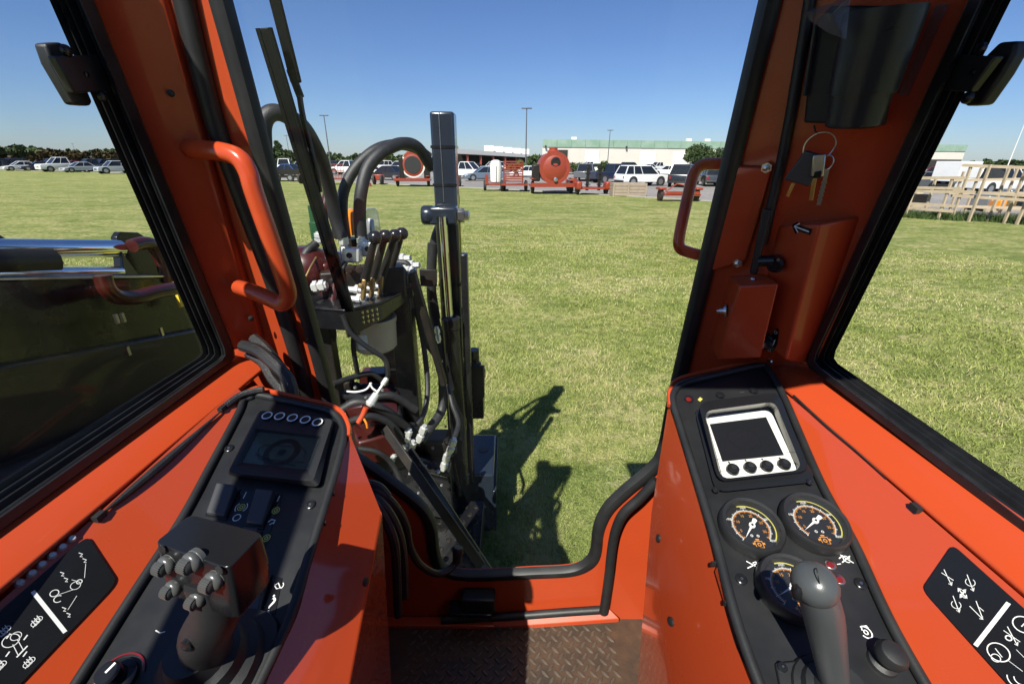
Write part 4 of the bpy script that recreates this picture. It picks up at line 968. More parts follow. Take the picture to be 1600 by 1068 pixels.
# stepping plate with raised grip holes
ZP = -1.92
tp = MB().box((-.475, 1.62, ZP - .01), (.62, .98, .02)).build('step_plate', M['blackpaint'], rig, bevel=.004)
MB().box((-.168, 1.62, ZP - .09), (.012, .98, .18)).build('step_skirt', M['blackworn'], rig, bevel=.003)
g1 = None
for j in range(15):
    for i in range(9):
        x, y = -.205 - i * .066 - (.033 if j % 2 else 0), 2.06 - j * .062
        if x < -.75: continue
        if g1 is None:
            g1 = MB().lathe(V((x, y, ZP)), (0, 0, 1), [(.017, 0), (.013, .0065), (.0095, .0065), (.0085, .001)], 10).build('grip_hole', M['blackworn'], tp); g0 = (x, y)
        else:
            c = g1.copy(); COL.objects.link(c); c.parent = tp; c.location = (x - g0[0], y - g0[1], 0)
# gusset and slanted guard bars over the plate
MB().prism(yv([(705, 700), (722, 775), (690, 776)], 2.02), (.0, .012, 0)).build('gusset', M['blackpaint'], rig, bevel=.002)
MB().bar(atY(600, 668, 1.62), atY(752, 884, 1.28), .012, .040, V((1, 0, .5))).build('guard_bar', M['blackworn'], rig, bevel=.003)
MB().bar(atY(640, 702, 1.66), atY(768, 898, 1.30), .014, .034, V((1, 0, .6))).build('guard_bar', M['blackpaint'], rig, bevel=.003)
# vise block
bx = [(632, 690, 730, 1.95), (690, 690, 720, 1.97)]
MB().loft([yv([(630, 700), (712, 712), (700, 735), (622, 722)], 2.02), yv([(636, 770), (716, 780), (706, 800), (630, 790)], 2.02)]).build('vise_block', M['navy'], rig, bevel=.008, seg=3)
MB().prism(yv([(600, 720), (702, 735), (712, 815), (640, 800)], 1.92), (0, .14, 0)).build('vise_block', M['blackpaint'], rig, bevel=.010, seg=3)
MB().box(atY(668, 690, 2.12), (.26, .14, .10)).build('vise_cover', M['blackworn'], rig, bevel=.02, seg=3)
MB().tube(yv([(652, 724), (700, 738)], 1.90), .035, 14).build('vise_cylinder', M['blackpaint'], rig)
def fitting(a, b, r=.016, y=1.74):
    A, B = atY(a[0], a[1], y), atY(b[0], b[1], y); l = (B - A).length
    MB().lathe(A, B - A, [(r * .8, 0), (r * .8, l * .12), (r * 1.15, l * .14), (r * 1.15, l * .4), (r * .75, l * .42), (r * .75, l * .52), (r * 1.1, l * .54), (r * 1.1, l * .86), (r * .7, l * .88), (r * .7, l)], 6).build('hose_fitting', M['whitefit'], rig, sharp=30)
for a, b in (((654, 690), (664, 664)), ((640, 712), (646, 688)), ((634, 690), (640, 670)), ((702, 708), (710, 684)), ((692, 734), (700, 706)), ((610, 722), (616, 708)), ((630, 702), (634, 690))): fitting(a, b)
for u, v in ((684, 737), (590, 640), (606, 641), (620, 645)):
    MB().lathe(atY(u, v, 1.86), (.3, -.3, .8), [(.013, -.004), (.013, .008), (.008, .012)], 6).build('bolt_head', M['steel'], rig)
# lower left clutter: gearbox, covers, spindle, hoses
MB().loft([yv([(528, 596), (620, 598), (632, 640), (560, 700), (530, 660)], 1.98), yv([(520, 640), (630, 660), (640, 730), (560, 760), (520, 700)], 1.80)]).build('gearbox', M['blackworn'], rig, bevel=.012, seg=2)
MB().prism(yv([(560, 586), (626, 582), (634, 612), (626, 636), (562, 612)], 2.06), (0, .10, 0)).build('gearbox_cover', M['darkred'], rig, bevel=.006)
MB().lathe(atY(592, 640, 1.85), V((.5, -.6, .5)), [(.10, -.10), (.12, -.06), (.12, .0), (.085, .01), (.075, .05), (.05, .055)], 24).build('spindle_housing', M['darkred'], rig)
MB().lathe(atY(640, 678, 1.86), V((.6, -.5, .3)), [(.06, -.10), (.06, .02), (.04, .03)], 20).build('spindle_cap', M['blackworn'], rig)
MB().box(atY(590, 688, 1.78), (.20, .16, .14), Matrix.Rotation(.5, 3, 'Z')).build('gear_cover', M['darkred'], rig, bevel=.012)
for i, (u, v) in enumerate(((530, 610), (544, 598), (556, 606), (538, 620))):
    MB().lathe(atY(u, v, 1.9), V((.3, -.2, 1)), [(.03, -.03), (.035, 0), (.026, .02), (.012, .03)], 7).build('drive_lug', M['blackworn'], rig)
hoseY([(534, 640, 1.7), (560, 628, 1.72), (600, 640, 1.75), (636, 668, 1.82)], .022)
hoseY([(530, 616, 1.75), (570, 622, 1.8), (612, 618, 1.85), (650, 640, 1.9)], .020)
hoseY([(540, 660, 1.6), (580, 650, 1.66), (610, 662, 1.7), (632, 690, 1.74)], .016)
MB().prism(yv([(540, 640), (566, 634), (574, 652), (552, 664)], 1.64), (0, .02, 0)).build('red_cover', M['darkred'], rig, bevel=.003)
# sensor lead with white connector
hoseY([(535, 492, 1.6), (548, 520, 1.6), (578, 545, 1.62), (600, 560, 1.64), (606, 580, 1.64), (604, 596, 1.64)], .010, 'sensor_cable', 'rubber')
A, B = atY(605, 590, 1.62), atY(576, 634, 1.55); l = (B - A).length
MB().lathe(A, B - A, [(.006, 0), (.011, .005), (.011, l * .25), (.006, l * .27), (.006, l * .55), (.015, l * .57), (.017, l * .85), (.020, l * .88), (.020, l * .92), (.012, l)], 12).build('cable_connector', M['whitefit'], rig)
hoseY([(572, 636, 1.54), (567, 648, 1.53), (560, 660, 1.52)], .011, 'connector_tip', 'orange_worn'); hoseY([(566, 650, 1.53), (572, 660, 1.52), (574, 668, 1.52)], .0045, 'connector_wire', 'amber')
hoseY([(542, 611, 1.6), (556, 612, 1.6), (572, 608, 1.6), (580, 598, 1.6)], .004, 'white_wire', 'white'); hoseY([(590, 612, 1.6), (582, 606, 1.6), (578, 598, 1.6)], .004, 'white_wire', 'white')
# more lines, clamps and small hardware
for px, r in (([(545, 470, 1.7), (556, 500, 1.72), (552, 540, 1.76), (560, 590, 1.82)], .011), ([(628, 440, 1.96), (640, 480, 1.98), (634, 540, 2.0), (642, 600, 2.0)], .012), ([(652, 664, 1.78), (664, 640, 1.86), (668, 600, 1.95), (662, 540, 2.02), (650, 480, 2.04)], .013), ([(710, 684, 1.8), (716, 660, 1.9), (706, 630, 2.0), (700, 600, 2.06)], .012), ([(646, 688, 1.76), (634, 670, 1.82), (616, 664, 1.86), (590, 676, 1.84)], .012), ([(516, 440, 1.72), (530, 430, 1.76), (540, 410, 1.8)], .010), ([(520, 600, 1.7), (548, 590, 1.78), (580, 584, 1.86), (604, 600, 1.9)], .013), ([(560, 700, 1.6), (590, 706, 1.62), (612, 724, 1.64), (630, 760, 1.62)], .012)):
    hoseY(px, r)
for u, v, y in ((555, 606, 1.76), (572, 622, 1.74), (598, 610, 1.86), (616, 622, 1.88), (548, 676, 1.66), (580, 664, 1.70), (566, 720, 1.6), (640, 740, 1.80), (668, 748, 1.84), (690, 758, 1.86), (654, 770, 1.84), (676, 700, 1.9), (628, 655, 1.84)):
    MB().lathe(atY(u, v, y), (.25, -.4, .85), [(.008, -.004), (.008, .006), (.0045, .007), (.0045, .012)], 6).build('bolt_head', M['boltgrey'], rig)
for z in (.05, -.12, -.62): MB().box((mx, my, z), (.118, .121, .012)).build('mast_band', M['blackpaint'], rig)
# uprights carrying the valve table
def post(px_t, px_b, y, wd, th, m): 
    a, b = atY(*px_t, y), atY(*px_b, y); MB().box(((a + b) / 2), (wd, th, abs(a.z - b.z))).build('table_post', M[m], rig, bevel=.006)
post((634, 445), (640, 690), 2.0, .10, .09, 'blackpaint'); post((612, 500), (620, 640), 2.08, .10, .03, 'darkred'); post((508, 480), (524, 640), 1.75, .06, .06, 'blackworn')
post((652, 470), (662, 668), 2.05, .012, .10, 'yellowpaint') if False else None
MB().bar(atY(644, 424, 1.92), atY(694, 600, 1.98), .045, .03, V((1, 0, 0))).build('brace_arm', M['blackworn'], rig, bevel=.005)
MB().prism(yv([(655, 421), (682, 422), (682, 448), (657, 447)], 2.1), (0, .02, 0)).build('grey_tab', M['blackworn'], rig, bevel=.002)
MB().tube(yv([(610, 577), (634, 577)], 2.02), .008, 8).build('brass_pin', M['brassy'], rig); MB().tube(yv([(619, 557), (620, 575)], 2.0), .006, 8).build('brass_pin', M['brassy'], rig)
hoseY([(676, 380, 2.25), (674, 430, 2.25), (676, 480, 2.25), (688, 540, 2.2), (692, 600, 2.15), (690, 640, 2.1), (672, 668, 2.0), (656, 690, 1.92)], .026)
hoseY([(688, 350, 2.28), (678, 380, 2.28), (674, 440, 2.28), (682, 498, 2.24)], .022)
hoseY([(612, 410, 2.0), (640, 416, 2.0), (650, 470, 2.0), (664, 530, 2.02), (684, 560, 2.05)], .014)
fitting((682, 510), (686, 535), .012, 2.06)
# valve table
ty = 1.78
tt = [V((x, y, -.535)) for x, y in ((-.93, 1.66), (-.64, 1.60), (-.53, 1.70), (-.45, 1.95), (-.55, 2.08), (-.93, 2.02))]
tb = MB().prism(tt, (0, 0, -.012)).build('valve_table', M['blackpaint'], rig, bevel=.004)
MB().prism([tt[0] + V((0, 0, -.012)), tt[1] + V((0, 0, -.012)), tt[1] + V((0, 0, -.085)), tt[0] + V((0, 0, -.085))], (0, .012, 0)).build('table_apron', M['blackpaint'], rig)
MB().prism([tt[1] + V((0, 0, -.012)), tt[2] + V((0, 0, -.012)), tt[2] + V((0, 0, -.075)), tt[1] + V((0, 0, -.115))], (-.01, .01, 0)).build('table_apron', M['blackpaint'], rig)
MB().prism([tt[2] + V((0, 0, -.012)), tt[3] + V((0, 0, -.012)), tt[3] + V((0, 0, -.045)), tt[2] + V((0, 0, -.075))], (-.01, 0, 0)).build('table_apron', M['blackpaint'], rig)
t = MB(); dd = (tt[2] - tt[1]).normalized(); nn_ = dd.cross(V((0, 0, 1))).normalized()
for r_ in range(3):
    for c_ in range(4):
        p = tt[1] + dd * (.060 + c_ * .020) + V((0, 0, -.022 - r_ * .020)) + nn_ * .012
        t.ribbon([p, p + dd * .008 + V((0, 0, .004)), p + dd * .006 + V((0, 0, -.007))], .0016, nn_)
t.build('lever_legend', M['yellow'], rig, sharp=0, kind='stuff')
# valve body with ports, spools and levers
vb = atY(548, 430, 1.86)
MB().box(V((-.64, 1.86, -.50)), (.34, .12, .14), Matrix.Rotation(.35, 3, 'Z')).build('valve_body', M['blackworn'], rig, bevel=.010, seg=3)
MB().box(V((-.84, 1.90, -.49)), (.16, .20, .18)).build('valve_manifold', M['darkred'], rig, bevel=.02, seg=3)
MB().ball(atY(482, 420, 1.85), .105, 18, (1, 1, .95)).build('accumulator_dome', M['darkred'], rig)
for u, v in ((546, 421), (562, 421)): MB().lathe(atY(u, v, 1.76), (.2, -1, 0), [(.016, -.03), (.016, .004), (.011, .005), (.011, .012)], 12).build('spool_cap', M['blackworn'], rig)
lev = [((570, 437), (586, 371), 1.70), ((583, 434), (602, 369), 1.76), ((597, 431), (617, 368), 1.82), ((608, 426), (628, 365), 1.88)]
for (a, b, y) in lev:
    A, B = atY(*a, y), atY(*b, y - .02)
    o = MB().tube([A, lerp(A, B, .5), B], [.0175, .0155, .0125], 12).build('control_lever', M['blackworn'], rig)
    MB().ball(B, .0265, 16).build('lever_ball', M['gloss'], o)
    f = atY(a[0] - 2, a[1] + 18, y)
    MB().box(f + V((.006, -.01, .012)), (.016, .026, .085), Matrix.Rotation(.2, 3, 'Y')).build('lever_fork', M['brassy'], o, bevel=.004)
    MB().lathe(f + V((.0, -.024, .03)), (0, -1, 0), [(.010, 0), (.010, .006), (.005, .008)], 8).build('fork_pin', M['brassy'], o)
    MB().lathe(f + V((-.065, .0, .008)), (1, -.15, 0), [(.012, 0), (.012, .03), (.015, .032), (.015, .05), (.010, .052), (.010, .07)], 8).build('spool_rod', M['whitefit'], o)
    MB().lathe(f + V((-.062, .0, -.030)), (1, -.15, 0), [(.012, 0), (.012, .03), (.015, .032), (.015, .05), (.010, .052), (.010, .07)], 8).build('spool_rod', M['whitefit'], o)
# white fittings and ports on top of the valve
for u, v, y, sx, sz in ((550, 398, 1.86, .075, .06), (578, 388, 1.92, .075, .065), (528, 404, 1.88, .05, .06), (516, 395, 1.94, .05, .06)):
    MB().box(atY(u, v, y), (sx, .05, sz)).build('port_block', M['whitefit'], rig, bevel=.008)
    MB().lathe(atY(u - 1, v - 1, y) + V((0, -.026, 0)), (0, -1, 0), [(.012, 0), (.012, .004), (.006, .001)], 8).build('port_plug', M['blackworn'], rig)
for a, b, y in (((540, 400), (535, 365), 1.86), ((566, 392), (565, 370), 1.92), ((500, 380), (498, 362), 1.9)): fitting(a, b, .020, y)
fitting((488, 449), (511, 445), .022, 1.72)
for u, v, y in ((640, 415, 2.02), (630, 420, 2.0), (626, 404, 2.06), (634, 424, 1.98)): MB().lathe(atY(u, v, y), (1, -.2, .1), [(.018, -.05), (.018, -.01), (.024, -.008), (.024, .02), (.014, .022), (.014, .05)], 7).build('side_fitting', M['whitefit'], rig)
MB().box(atY(628, 436, 1.98), (.07, .08, .06)).build('side_valve', M['navy'], rig, bevel=.008)
hoseY([(478, 432, 1.7), (486, 416, 1.74), (494, 402, 1.8)], .004, 'grease_line', 'brassy')
hoseY([(472, 440, 1.8), (476, 400, 1.8), (494, 380, 1.85)], .018)
MB().lathe(atY(497, 366, 1.95), (0, 0, 1), [(.030, -.02), (.030, .05), (.024, .055), (.024, .12)], 16).build('green_cap', M['green'], rig)
# beacons
o = MB().lathe(atY(549, 372, 2.1), (0, 0, 1), [(.04, -.05), (.042, 0)], 18).build('beacon_base', M['blackworn'], rig)
MB().lathe(atY(549, 366, 2.1), (0, 0, 1), [(.036, 0), (.035, .06), (.032, .10), (.02, .115)], 18).build('beacon_lens', M['amber'], o)
o = MB().lathe(atY(580, 372, 2.05), (0, 0, 1), [(.06, -.05), (.062, .01)], 18).build('beacon_base', M['blackworn'], rig)
MB().lathe(atY(580, 364, 2.05), (0, 0, 1), [(.046, 0), (.046, .015), (.044, .016), (.042, .06), (.040, .095), (.028, .11)], 20).build('beacon_lens', M['clearcup'], o)
MB().lathe(atY(580, 362, 2.05), (0, 0, 1), [(.018, 0), (.018, .05), (.010, .06)], 12).build('beacon_bulb', M['whitefit'], o)
# filter canister under the table
fc = atY(585, 522, 1.86)
o = MB().lathe(fc, (0, 0, 1), [(.085, -.065), (.095, -.055), (.100, .06), (.104, .062), (.104, .085)], 28).build('filter_canister', M['tanlabel'], rig)
t = MB(); t.lathe(fc, (0, 0, 1), [(.1013, -.03), (.1025, .045)], 28, False); t.f = [f for f in t.f]; 
lab = MB()
for k in range(8):
    a0, a1 = D2R(215 + k * 7), D2R(215 + (k + 1) * 7); p = lambda a, z: fc + V((math.cos(a) * .1006, math.sin(a) * .1006, z))
    lab.quad(p(a0, -.035), p(a1, -.035), p(a1, .035), p(a0, .035))
lab.build('canister_label', M['white'], o)
MB().lathe(fc + V((0, 0, .085)), (0, 0, 1), [(.09, 0), (.09, .05)], 24).build('filter_head', M['blackworn'], rig)
hoseY([(500, 470, 1.7), (512, 500, 1.7), (520, 520, 1.75), (516, 560, 1.8)], .016)
# tall hoses arching over
hoseY([(416, 300, 1.55), (412, 230, 1.55), (412, 192, 1.56), (426, 176, 1.58), (450, 182, 1.62), (478, 204, 1.70), (502, 250, 1.78), (516, 300, 1.84), (524, 340, 1.86), (534, 372, 1.86)], .026)
hoseY([(528, 372, 1.95), (523, 330, 1.95), (512, 280, 1.92), (496, 240, 1.9), (474, 205, 1.86)], .022)
hoseY([(540, 372, 2.0), (535, 330, 2.0), (538, 296, 2.02), (556, 262, 2.06), (588, 234, 2.12), (622, 226, 2.2), (650, 232, 2.26), (670, 246, 2.3)], .024)
hoseY([(564, 372, 1.95), (562, 330, 1.95), (565, 296, 1.96), (576, 260, 2.0), (600, 236, 2.06), (630, 224, 2.16), (654, 232, 2.24), (674, 262, 2.32)], .027)
hoseY([(700, 240, 2.44), (706, 280, 2.44), (712, 310, 2.44), (710, 330, 2.42)], .022)
hoseY([(512, 300, 1.9), (506, 340, 1.86), (514, 380, 1.8), (524, 430, 1.78), (520, 470, 1.74)], .018, 'hydraulic_hose', 'darkred')

# ================================================================== drill rack outside the left window
XR = -1.35
rk_ = thing('drill_rack', 'black drill rod rack with a chrome cylinder outside the left window', 'machinery', (XR, .9, GZ))
def lx(u, v, x=XR): return atX(u, v, x)
def ext(a, b, t): return a + (b - a) * t
A, B = lx(270, 432), lx(0, 437); B2 = ext(A, B, 1.9); A2 = ext(B, A, 1.12)
rdir = (B - A).normalized(); dn_ = V((0, 0, -1))
MB().prism([A2, B2, B2 + dn_ * .36, A2 + dn_ * .36], (-.05, 0, 0)).build('rack_beam', M['blackpaint'], rk_, bevel=.006)
MB().tube([A2 + V((.004, 0, .002)), B2 + V((.004, 0, .002))], .0055, 6).build('beam_edge', M['steel'], rk_)
MB().prism([A2 + dn_ * .225 + V((.03, 0, 0)), B2 + dn_ * .225 + V((.03, 0, 0)), B2 + V((.03, 0, -.52)), A2 + V((.03, 0, -.52))], (-.06, 0, 0)).build('rack_side', M['blackworn'], rk_, bevel=.01)
for i in range(3):
    o_ = V((.08, 0, -.52 - i * .12)); MB().tube([A2 + o_, B2 + o_], .055, 14).build('drill_rod', M['blackworn'], rk_)
MB().prism([A2 + V((.02, 0, -.80)), B2 + V((.02, 0, -.80)), B2 + V((.02, 0, -1.5)), A2 + V((.02, 0, -1.5))], (-.4, 0, 0)).build('rack_frame', M['blackworn'], rk_)
MB().box((XR + .02, 1.0, GZ + .30), (.5, 3.4, .6)).build('crawler_track', M['blackworn'], rk_, bevel=.12, seg=4)
a, b = lx(186, 388, XR - .05), lx(0, 390, XR - .05); b2 = ext(a, b, 2.0)
MB().tube([a, b2], .030, 20).build('cylinder_rod', M['chrome'], rk_)
a, b = lx(188, 424, XR - .02), lx(0, 428, XR - .02); MB().tube([a, ext(a, b, 2)], .018, 12).build('lower_rod', M['chrome'], rk_)
a, b = lx(76, 409, XR - .04), lx(0, 411, XR - .04); MB().tube([a, ext(a, b, 3)], .044, 16).build('rod_clevis', M['blackworn'], rk_)
MB().prism([lx(u, v, XR - .08) for u, v in ((-60, 340), (0, 366), (18, 377), (-20, 400), (-80, 400))], (-.03, 0, 0)).build('carriage_plate', M['blackworn'], rk_, bevel=.004)
P = [(183, 370), (188, 362), (216, 363), (240, 378), (262, 412), (278, 432), (190, 432)]
MB().prism([lx(u, v, XR - .07) for u, v in P], (-.025, 0, 0)).build('end_bracket', M['blackpaint'], rk_, bevel=.003)
MB().prism([lx(u, v, XR - .02) for u, v in ((190, 392), (218, 431), (194, 432))], (-.012, 0, 0)).build('bracket_web', M['navy'], rk_, bevel=.002)
MB().tube(spline([lx(u, v, XR + .0) for u, v in ((206, 384), (224, 380), (240, 384), (254, 410), (262, 440))], 5), .024, 10).build('rack_hose', M['darkred'], rk_)
MB().tube(spline([lx(u, v, XR + .10) for u, v in ((160, 430), (168, 452), (186, 464), (214, 464), (244, 456), (276, 450))], 5), .024, 10).build('rack_hose', M['darkred'], rk_)
MB().box(lx(283, 458, XR + .06), (.01, .05, .10)).build('yellow_tag', M['yellowpaint'], rk_)
for u, v in ((182, 498), (192, 496), (200, 548), (252, 518)): MB().box(lx(u, v, XR + .10), (.008, .010, .03)).build('rod_clip', M['steel'], rk_)
# ================================================================== the yard beyond: vehicles, trailers, buildings, trees
PA = {}
def paint(n, c, r=.25):
    if n not in PA: PA[n] = mat(n + '_car_paint', c, r, coat=.6, var=.15, vscale=2)
    return PA[n]
M['carglass'] = mat('dark_car_glass', (.012, .014, .017), .06, spec=.6)
M['tyre'] = mat('tyre_rubber', (.018, .018, .018), .8); M['rim'] = mat('alloy_rim', (.45, .45, .46), .3, metal=.8)
M['head'] = mat('headlight_glass', (.55, .57, .60), .12, coat=.5); M['tail'] = mat('tail_light', (.25, .01, .01), .2, coat=.5)
M['trim'] = mat('dark_car_trim', (.02, .02, .02), .5)
WHITE, SILVER, BLACK = ('white', (.72, .72, .71)), ('silver', (.38, .40, .42)), ('black', (.012, .013, .016))
GREY, NAVY, BLUE, MAROON, DKGREY = ('grey', (.10, .105, .115)), ('navy', (.016, .022, .05)), ('blue', (.03, .07, .20)), ('maroon', (.12, .012, .018)), ('dark_grey', (.035, .038, .042))
def vehicle(name, label, cat, pos, yaw, pc, kind, L=4.7, W=1.85, H=1.7, group=None):
    root = thing(name, label, cat, pos, group); ROOT[root.name] = V((0, 0, 0)); root.rotation_euler = (0, 0, D2R(yaw)); p = paint(*pc)
    hl, hw = L / 2, W / 2
    if kind == 'sedan': bl, hood = .58 * H, .50 * H; prof = [(-hl, .28), (-hl, bl * .92), (-hl * .93, bl), (-hl * .6, bl * 1.02), (hl * .42, bl), (hl * .92, hood * .9), (hl, hood * .62), (hl, .26)]; gh = (-.66 * hl, .46 * hl, -.40 * hl, .10 * hl)
    elif kind == 'pickup': bl, hood = .56 * H, .54 * H; prof = [(-hl, .42), (-hl, bl), (-hl * .98, bl * 1.03), (hl * .50, bl * 1.02), (hl * .95, hood * .97), (hl, hood * .8), (hl, .36)]; gh = (-.22 * hl, .52 * hl, -.17 * hl, .24 * hl)
    elif kind == 'van': bl, hood = .56 * H, .5 * H; prof = [(-hl, .36), (-hl, bl), (hl * .72, bl), (hl * .97, hood * .8), (hl, hood * .6), (hl, .32)]; gh = (-.98 * hl, .76 * hl, -.96 * hl, .48 * hl)
    else: bl, hood = .58 * H, .56 * H; prof = [(-hl, .38), (-hl * 1.0, bl * .9), (-hl * .97, bl), (hl * .46, bl), (hl * .93, hood * .95), (hl, hood * .72), (hl, .34)]; gh = (-.95 * hl, .50 * hl, -.82 * hl, .20 * hl)
    rings = []
    for y, k in ((-hw, .93), (-hw * .96, 1), (hw * .96, 1), (hw, .93)):
        rings.append([V((x * (.985 if k < 1 else 1), y, .5 * bl + (z - .5 * bl) * k)) for x, z in prof])
    MB().loft(rings).build('body', p, root, bevel=.05, seg=2, sharp=45)
    x0, x1, x2, x3 = gh; zb, zt = bl - .01, H - .07; wb, wt = hw * .93, hw * .74
    lo = [V((x0, -wb, zb)), V((x1, -wb, zb)), V((x1, wb, zb)), V((x0, wb, zb))]; hi = [V((x2, -wt, zt)), V((x3, -wt, zt)), V((x3, wt, zt)), V((x2, wt, zt))]
    gl = MB().loft([lo, hi]).build('windows', M['carglass'], root, sharp=20)
    rf = MB(); rf.loft([[q + V((0, 0, -.01)) for q in hi], [V((q.x * .96 + (x2 + x3) * .02, q.y * .94, H)) for q in hi]]); rf.build('roof', p, root, bevel=.03, sharp=50)
    pl = MB(); ins = lambda a, b, t: a + (b - a) * t
    for i in range(4): pl.bar(lo[i] + V((0, lo[i].y * .008, 0)), hi[i] + V((0, hi[i].y * .01, 0)), .09, .07, V((1, 0, 0)))
    for s in (-1, 1):
        t = .52; a, b = V((ins(x0, x1, t), s * wb * 1.004, zb)), V((ins(x2, x3, t), s * wt * 1.006, zt)); pl.bar(a, b, .07, .04, V((1, 0, 0)))
        if kind == 'suv': pl.bar(V((ins(x0, x1, .26), s * wb * 1.004, zb)), V((ins(x2, x3, .24), s * wt * 1.006, zt)), .12, .04, V((1, 0, 0)))
    pl.build('window_posts', p, root, sharp=30)
    r = .33 if kind == 'sedan' else .40
    for x in (-hl * .60, hl * .62):
        for s in (-1, 1):
            c = V((x, s * (hw - .10), r))
            o = MB().lathe(c - V((0, s * .11, 0)), (0, s, 0), [(r * .8, 0), (r, .03), (r, .19), (r * .8, .22)], 18).build('wheel', M['tyre'], root)
            MB().lathe(c + V((0, s * .085, 0)), (0, s, 0), [(r * .62, 0), (r * .62, .03), (r * .3, .04)], 12).build('rim', M['rim'], o)
            MB().lathe(c + V((0, s * .02, .03)), (0, s, 0), [(r * 1.16, 0), (r * 1.16, .082)], 16).build('wheel_arch', M['trim'], root)
    for s in (-1, 1):
        MB().box((hl * .965, s * hw * .72, hood * .72), (.14, .34, .17)).build('headlight', M['head'], root, bevel=.03)
        MB().box((-hl * .985, s * hw * .80, bl * .74), (.08, .20, .26)).build('tail_light', M['tail'], root, bevel=.02)
    MB().box((hl * .99, 0, hood * .62), (.06, W * .5, .18)).build('grille', M['trim'], root)
    MB().box((hl * .97, 0, .40), (.16, W * .92, .16)).build('bumper', M['trim'] if kind == 'pickup' else p, root, bevel=.03); MB().box((-hl * .97, 0, .46), (.16, W * .92, .16)).build('bumper', M['trim'], root, bevel=.03)
    if kind == 'pickup': MB().box(((-hl + x0) / 2, 0, bl * 1.025), (abs(-hl - x0) * .9, W * .82, .02)).build('load_bed', M['trim'], root)
    return root
GV = 'vehicles parked in the lot'
def V_(u, v, *a, **k): 
    p = gnd(u, v); vehicle(k.pop('name'), k.pop('label'), k.pop('cat'), (p.x, p.y, GZ), *a, **k)
def park(u, v, yaw, pc, kind, L, W, H, name, label, cat): V_(u, v, yaw, pc, kind, L, W, H, GV, name=name, label=label, cat=cat)
park(5, 265, -105, BLACK, 'suv', 4.7, 1.9, 1.8, 'parked_car', 'black car at the edge of the left window beside a white sedan', 'car')
park(36, 266.5, -120, WHITE, 'sedan', 4.7, 1.8, 1.45, 'parked_car', 'white sedan parked at the lawn edge beside the tree line', 'car')
park(63, 266.5, -125, NAVY, 'sedan', 4.7, 1.8, 1.42, 'parked_car', 'dark blue sedan between white sedan and white pickup', 'car')
park(101, 268, -118, WHITE, 'pickup', 6.0, 2.1, 2.1, 'pickup_truck', 'white pickup nose out among cars in the left window', 'pickup')
park(128, 269, -118, SILVER, 'sedan', 4.6, 1.8, 1.45, 'parked_car', 'silver sedan right beside white pickup in the left window', 'car')
park(148, 268, -120, DKGREY, 'pickup', 5.6, 2.0, 1.9, 'pickup_truck', 'dark grey pickup behind the silver sedan', 'pickup')
park(183, 271, -122, SILVER, 'suv', 4.6, 1.85, 1.7, 'parked_car', 'silver car nearest to the left window frame', 'car')
park(447, 268, -70, WHITE, 'van', 5.2, 2.0, 2.1, 'white_van', 'white van behind the covered blue car beyond the wiper', 'van')
park(450, 275, 170, BLUE, 'sedan', 4.6, 1.8, 1.5, 'parked_car', 'bright blue car behind the black flat trailer', 'car')
park(546, 273, 175, WHITE, 'pickup', 5.8, 2.0, 1.95, 'pickup_truck', 'white crew cab pickup seen side on behind the red barrier', 'pickup')
park(596, 267, 200, WHITE, 'suv', 4.7, 1.9, 1.85, 'parked_car', 'white sport utility car behind the black sedan by the hoses', 'car')
park(586, 275, 10, WHITE, 'sedan', 4.6, 1.8, 1.45, 'parked_car', 'small white sedan partly hidden by the hydraulic hoses', 'car')
park(607, 281, 160, BLACK, 'sedan', 4.7, 1.85, 1.5, 'parked_car', 'black sedan parked left of the orange reel trailer', 'car')
park(729, 279, -22, WHITE, 'pickup', 5.7, 2.0, 1.95, 'pickup_truck', 'white pickup beside the black mast and a blue grey sedan', 'pickup')
park(757, 282, 195, ('slate', (.11, .15, .20)), 'sedan', 4.7, 1.85, 1.5, 'parked_car', 'blue grey sedan in front of the white pickup', 'car')
park(770, 268, 200, WHITE, 'suv', 4.7, 1.9, 1.8, 'parked_car', 'white car under the canopy behind the white tank', 'car')
park(797, 268, 120, NAVY, 'sedan', 4.6, 1.8, 1.5, 'parked_car', 'dark blue car behind the orange slatted rack', 'car')
park(829, 269, 200, WHITE, 'suv', 4.8, 1.9, 1.8, 'parked_car', 'white car left of the orange tank trailer', 'car')
park(822, 277, 185, WHITE, 'sedan', 4.6, 1.8, 1.45, 'parked_car', 'white sedan just behind the slatted rack trailer', 'car')
park(893, 272, 80, MAROON, 'suv', 4.7, 1.9, 1.8, 'parked_car', 'maroon car right of the orange tank trailer', 'car')
park(914, 282, 75, GREY, 'pickup', 5.6, 2.0, 1.85, 'pickup_truck', 'grey pickup with tailgate towards us beside maroon car', 'pickup')
park(932, 270, 160, WHITE, 'suv', 4.7, 1.9, 1.7, 'parked_car', 'white car below the slim lamp pole at the warehouse', 'car')
park(959, 285, 20, NAVY, 'pickup', 5.8, 2.0, 1.9, 'pickup_truck', 'dark navy pickup left of the white sport utility car', 'pickup')
park(1001, 290, 18, WHITE, 'suv', 4.9, 1.95, 1.82, 'parked_car', 'large white sport utility car before the warehouse doors', 'car')
park(1040, 274, 170, WHITE, 'sedan', 4.6, 1.8, 1.5, 'parked_car', 'white car behind the black sport utility car', 'car')
park(1066, 291, 62, BLACK, 'suv', 5.2, 2.0, 1.95, 'parked_car', 'black sport utility car with red tail light by the round tree', 'car')
park(1118, 286, 70, SILVER, 'suv', 4.8, 1.9, 1.75, 'parked_car', 'silver car seen through the outer orange handle', 'car')
park(1443, 296, 100, GREY, 'sedan', 4.7, 1.85, 1.5, 'parked_car', 'grey car beside the right window frame behind the lumber', 'car')
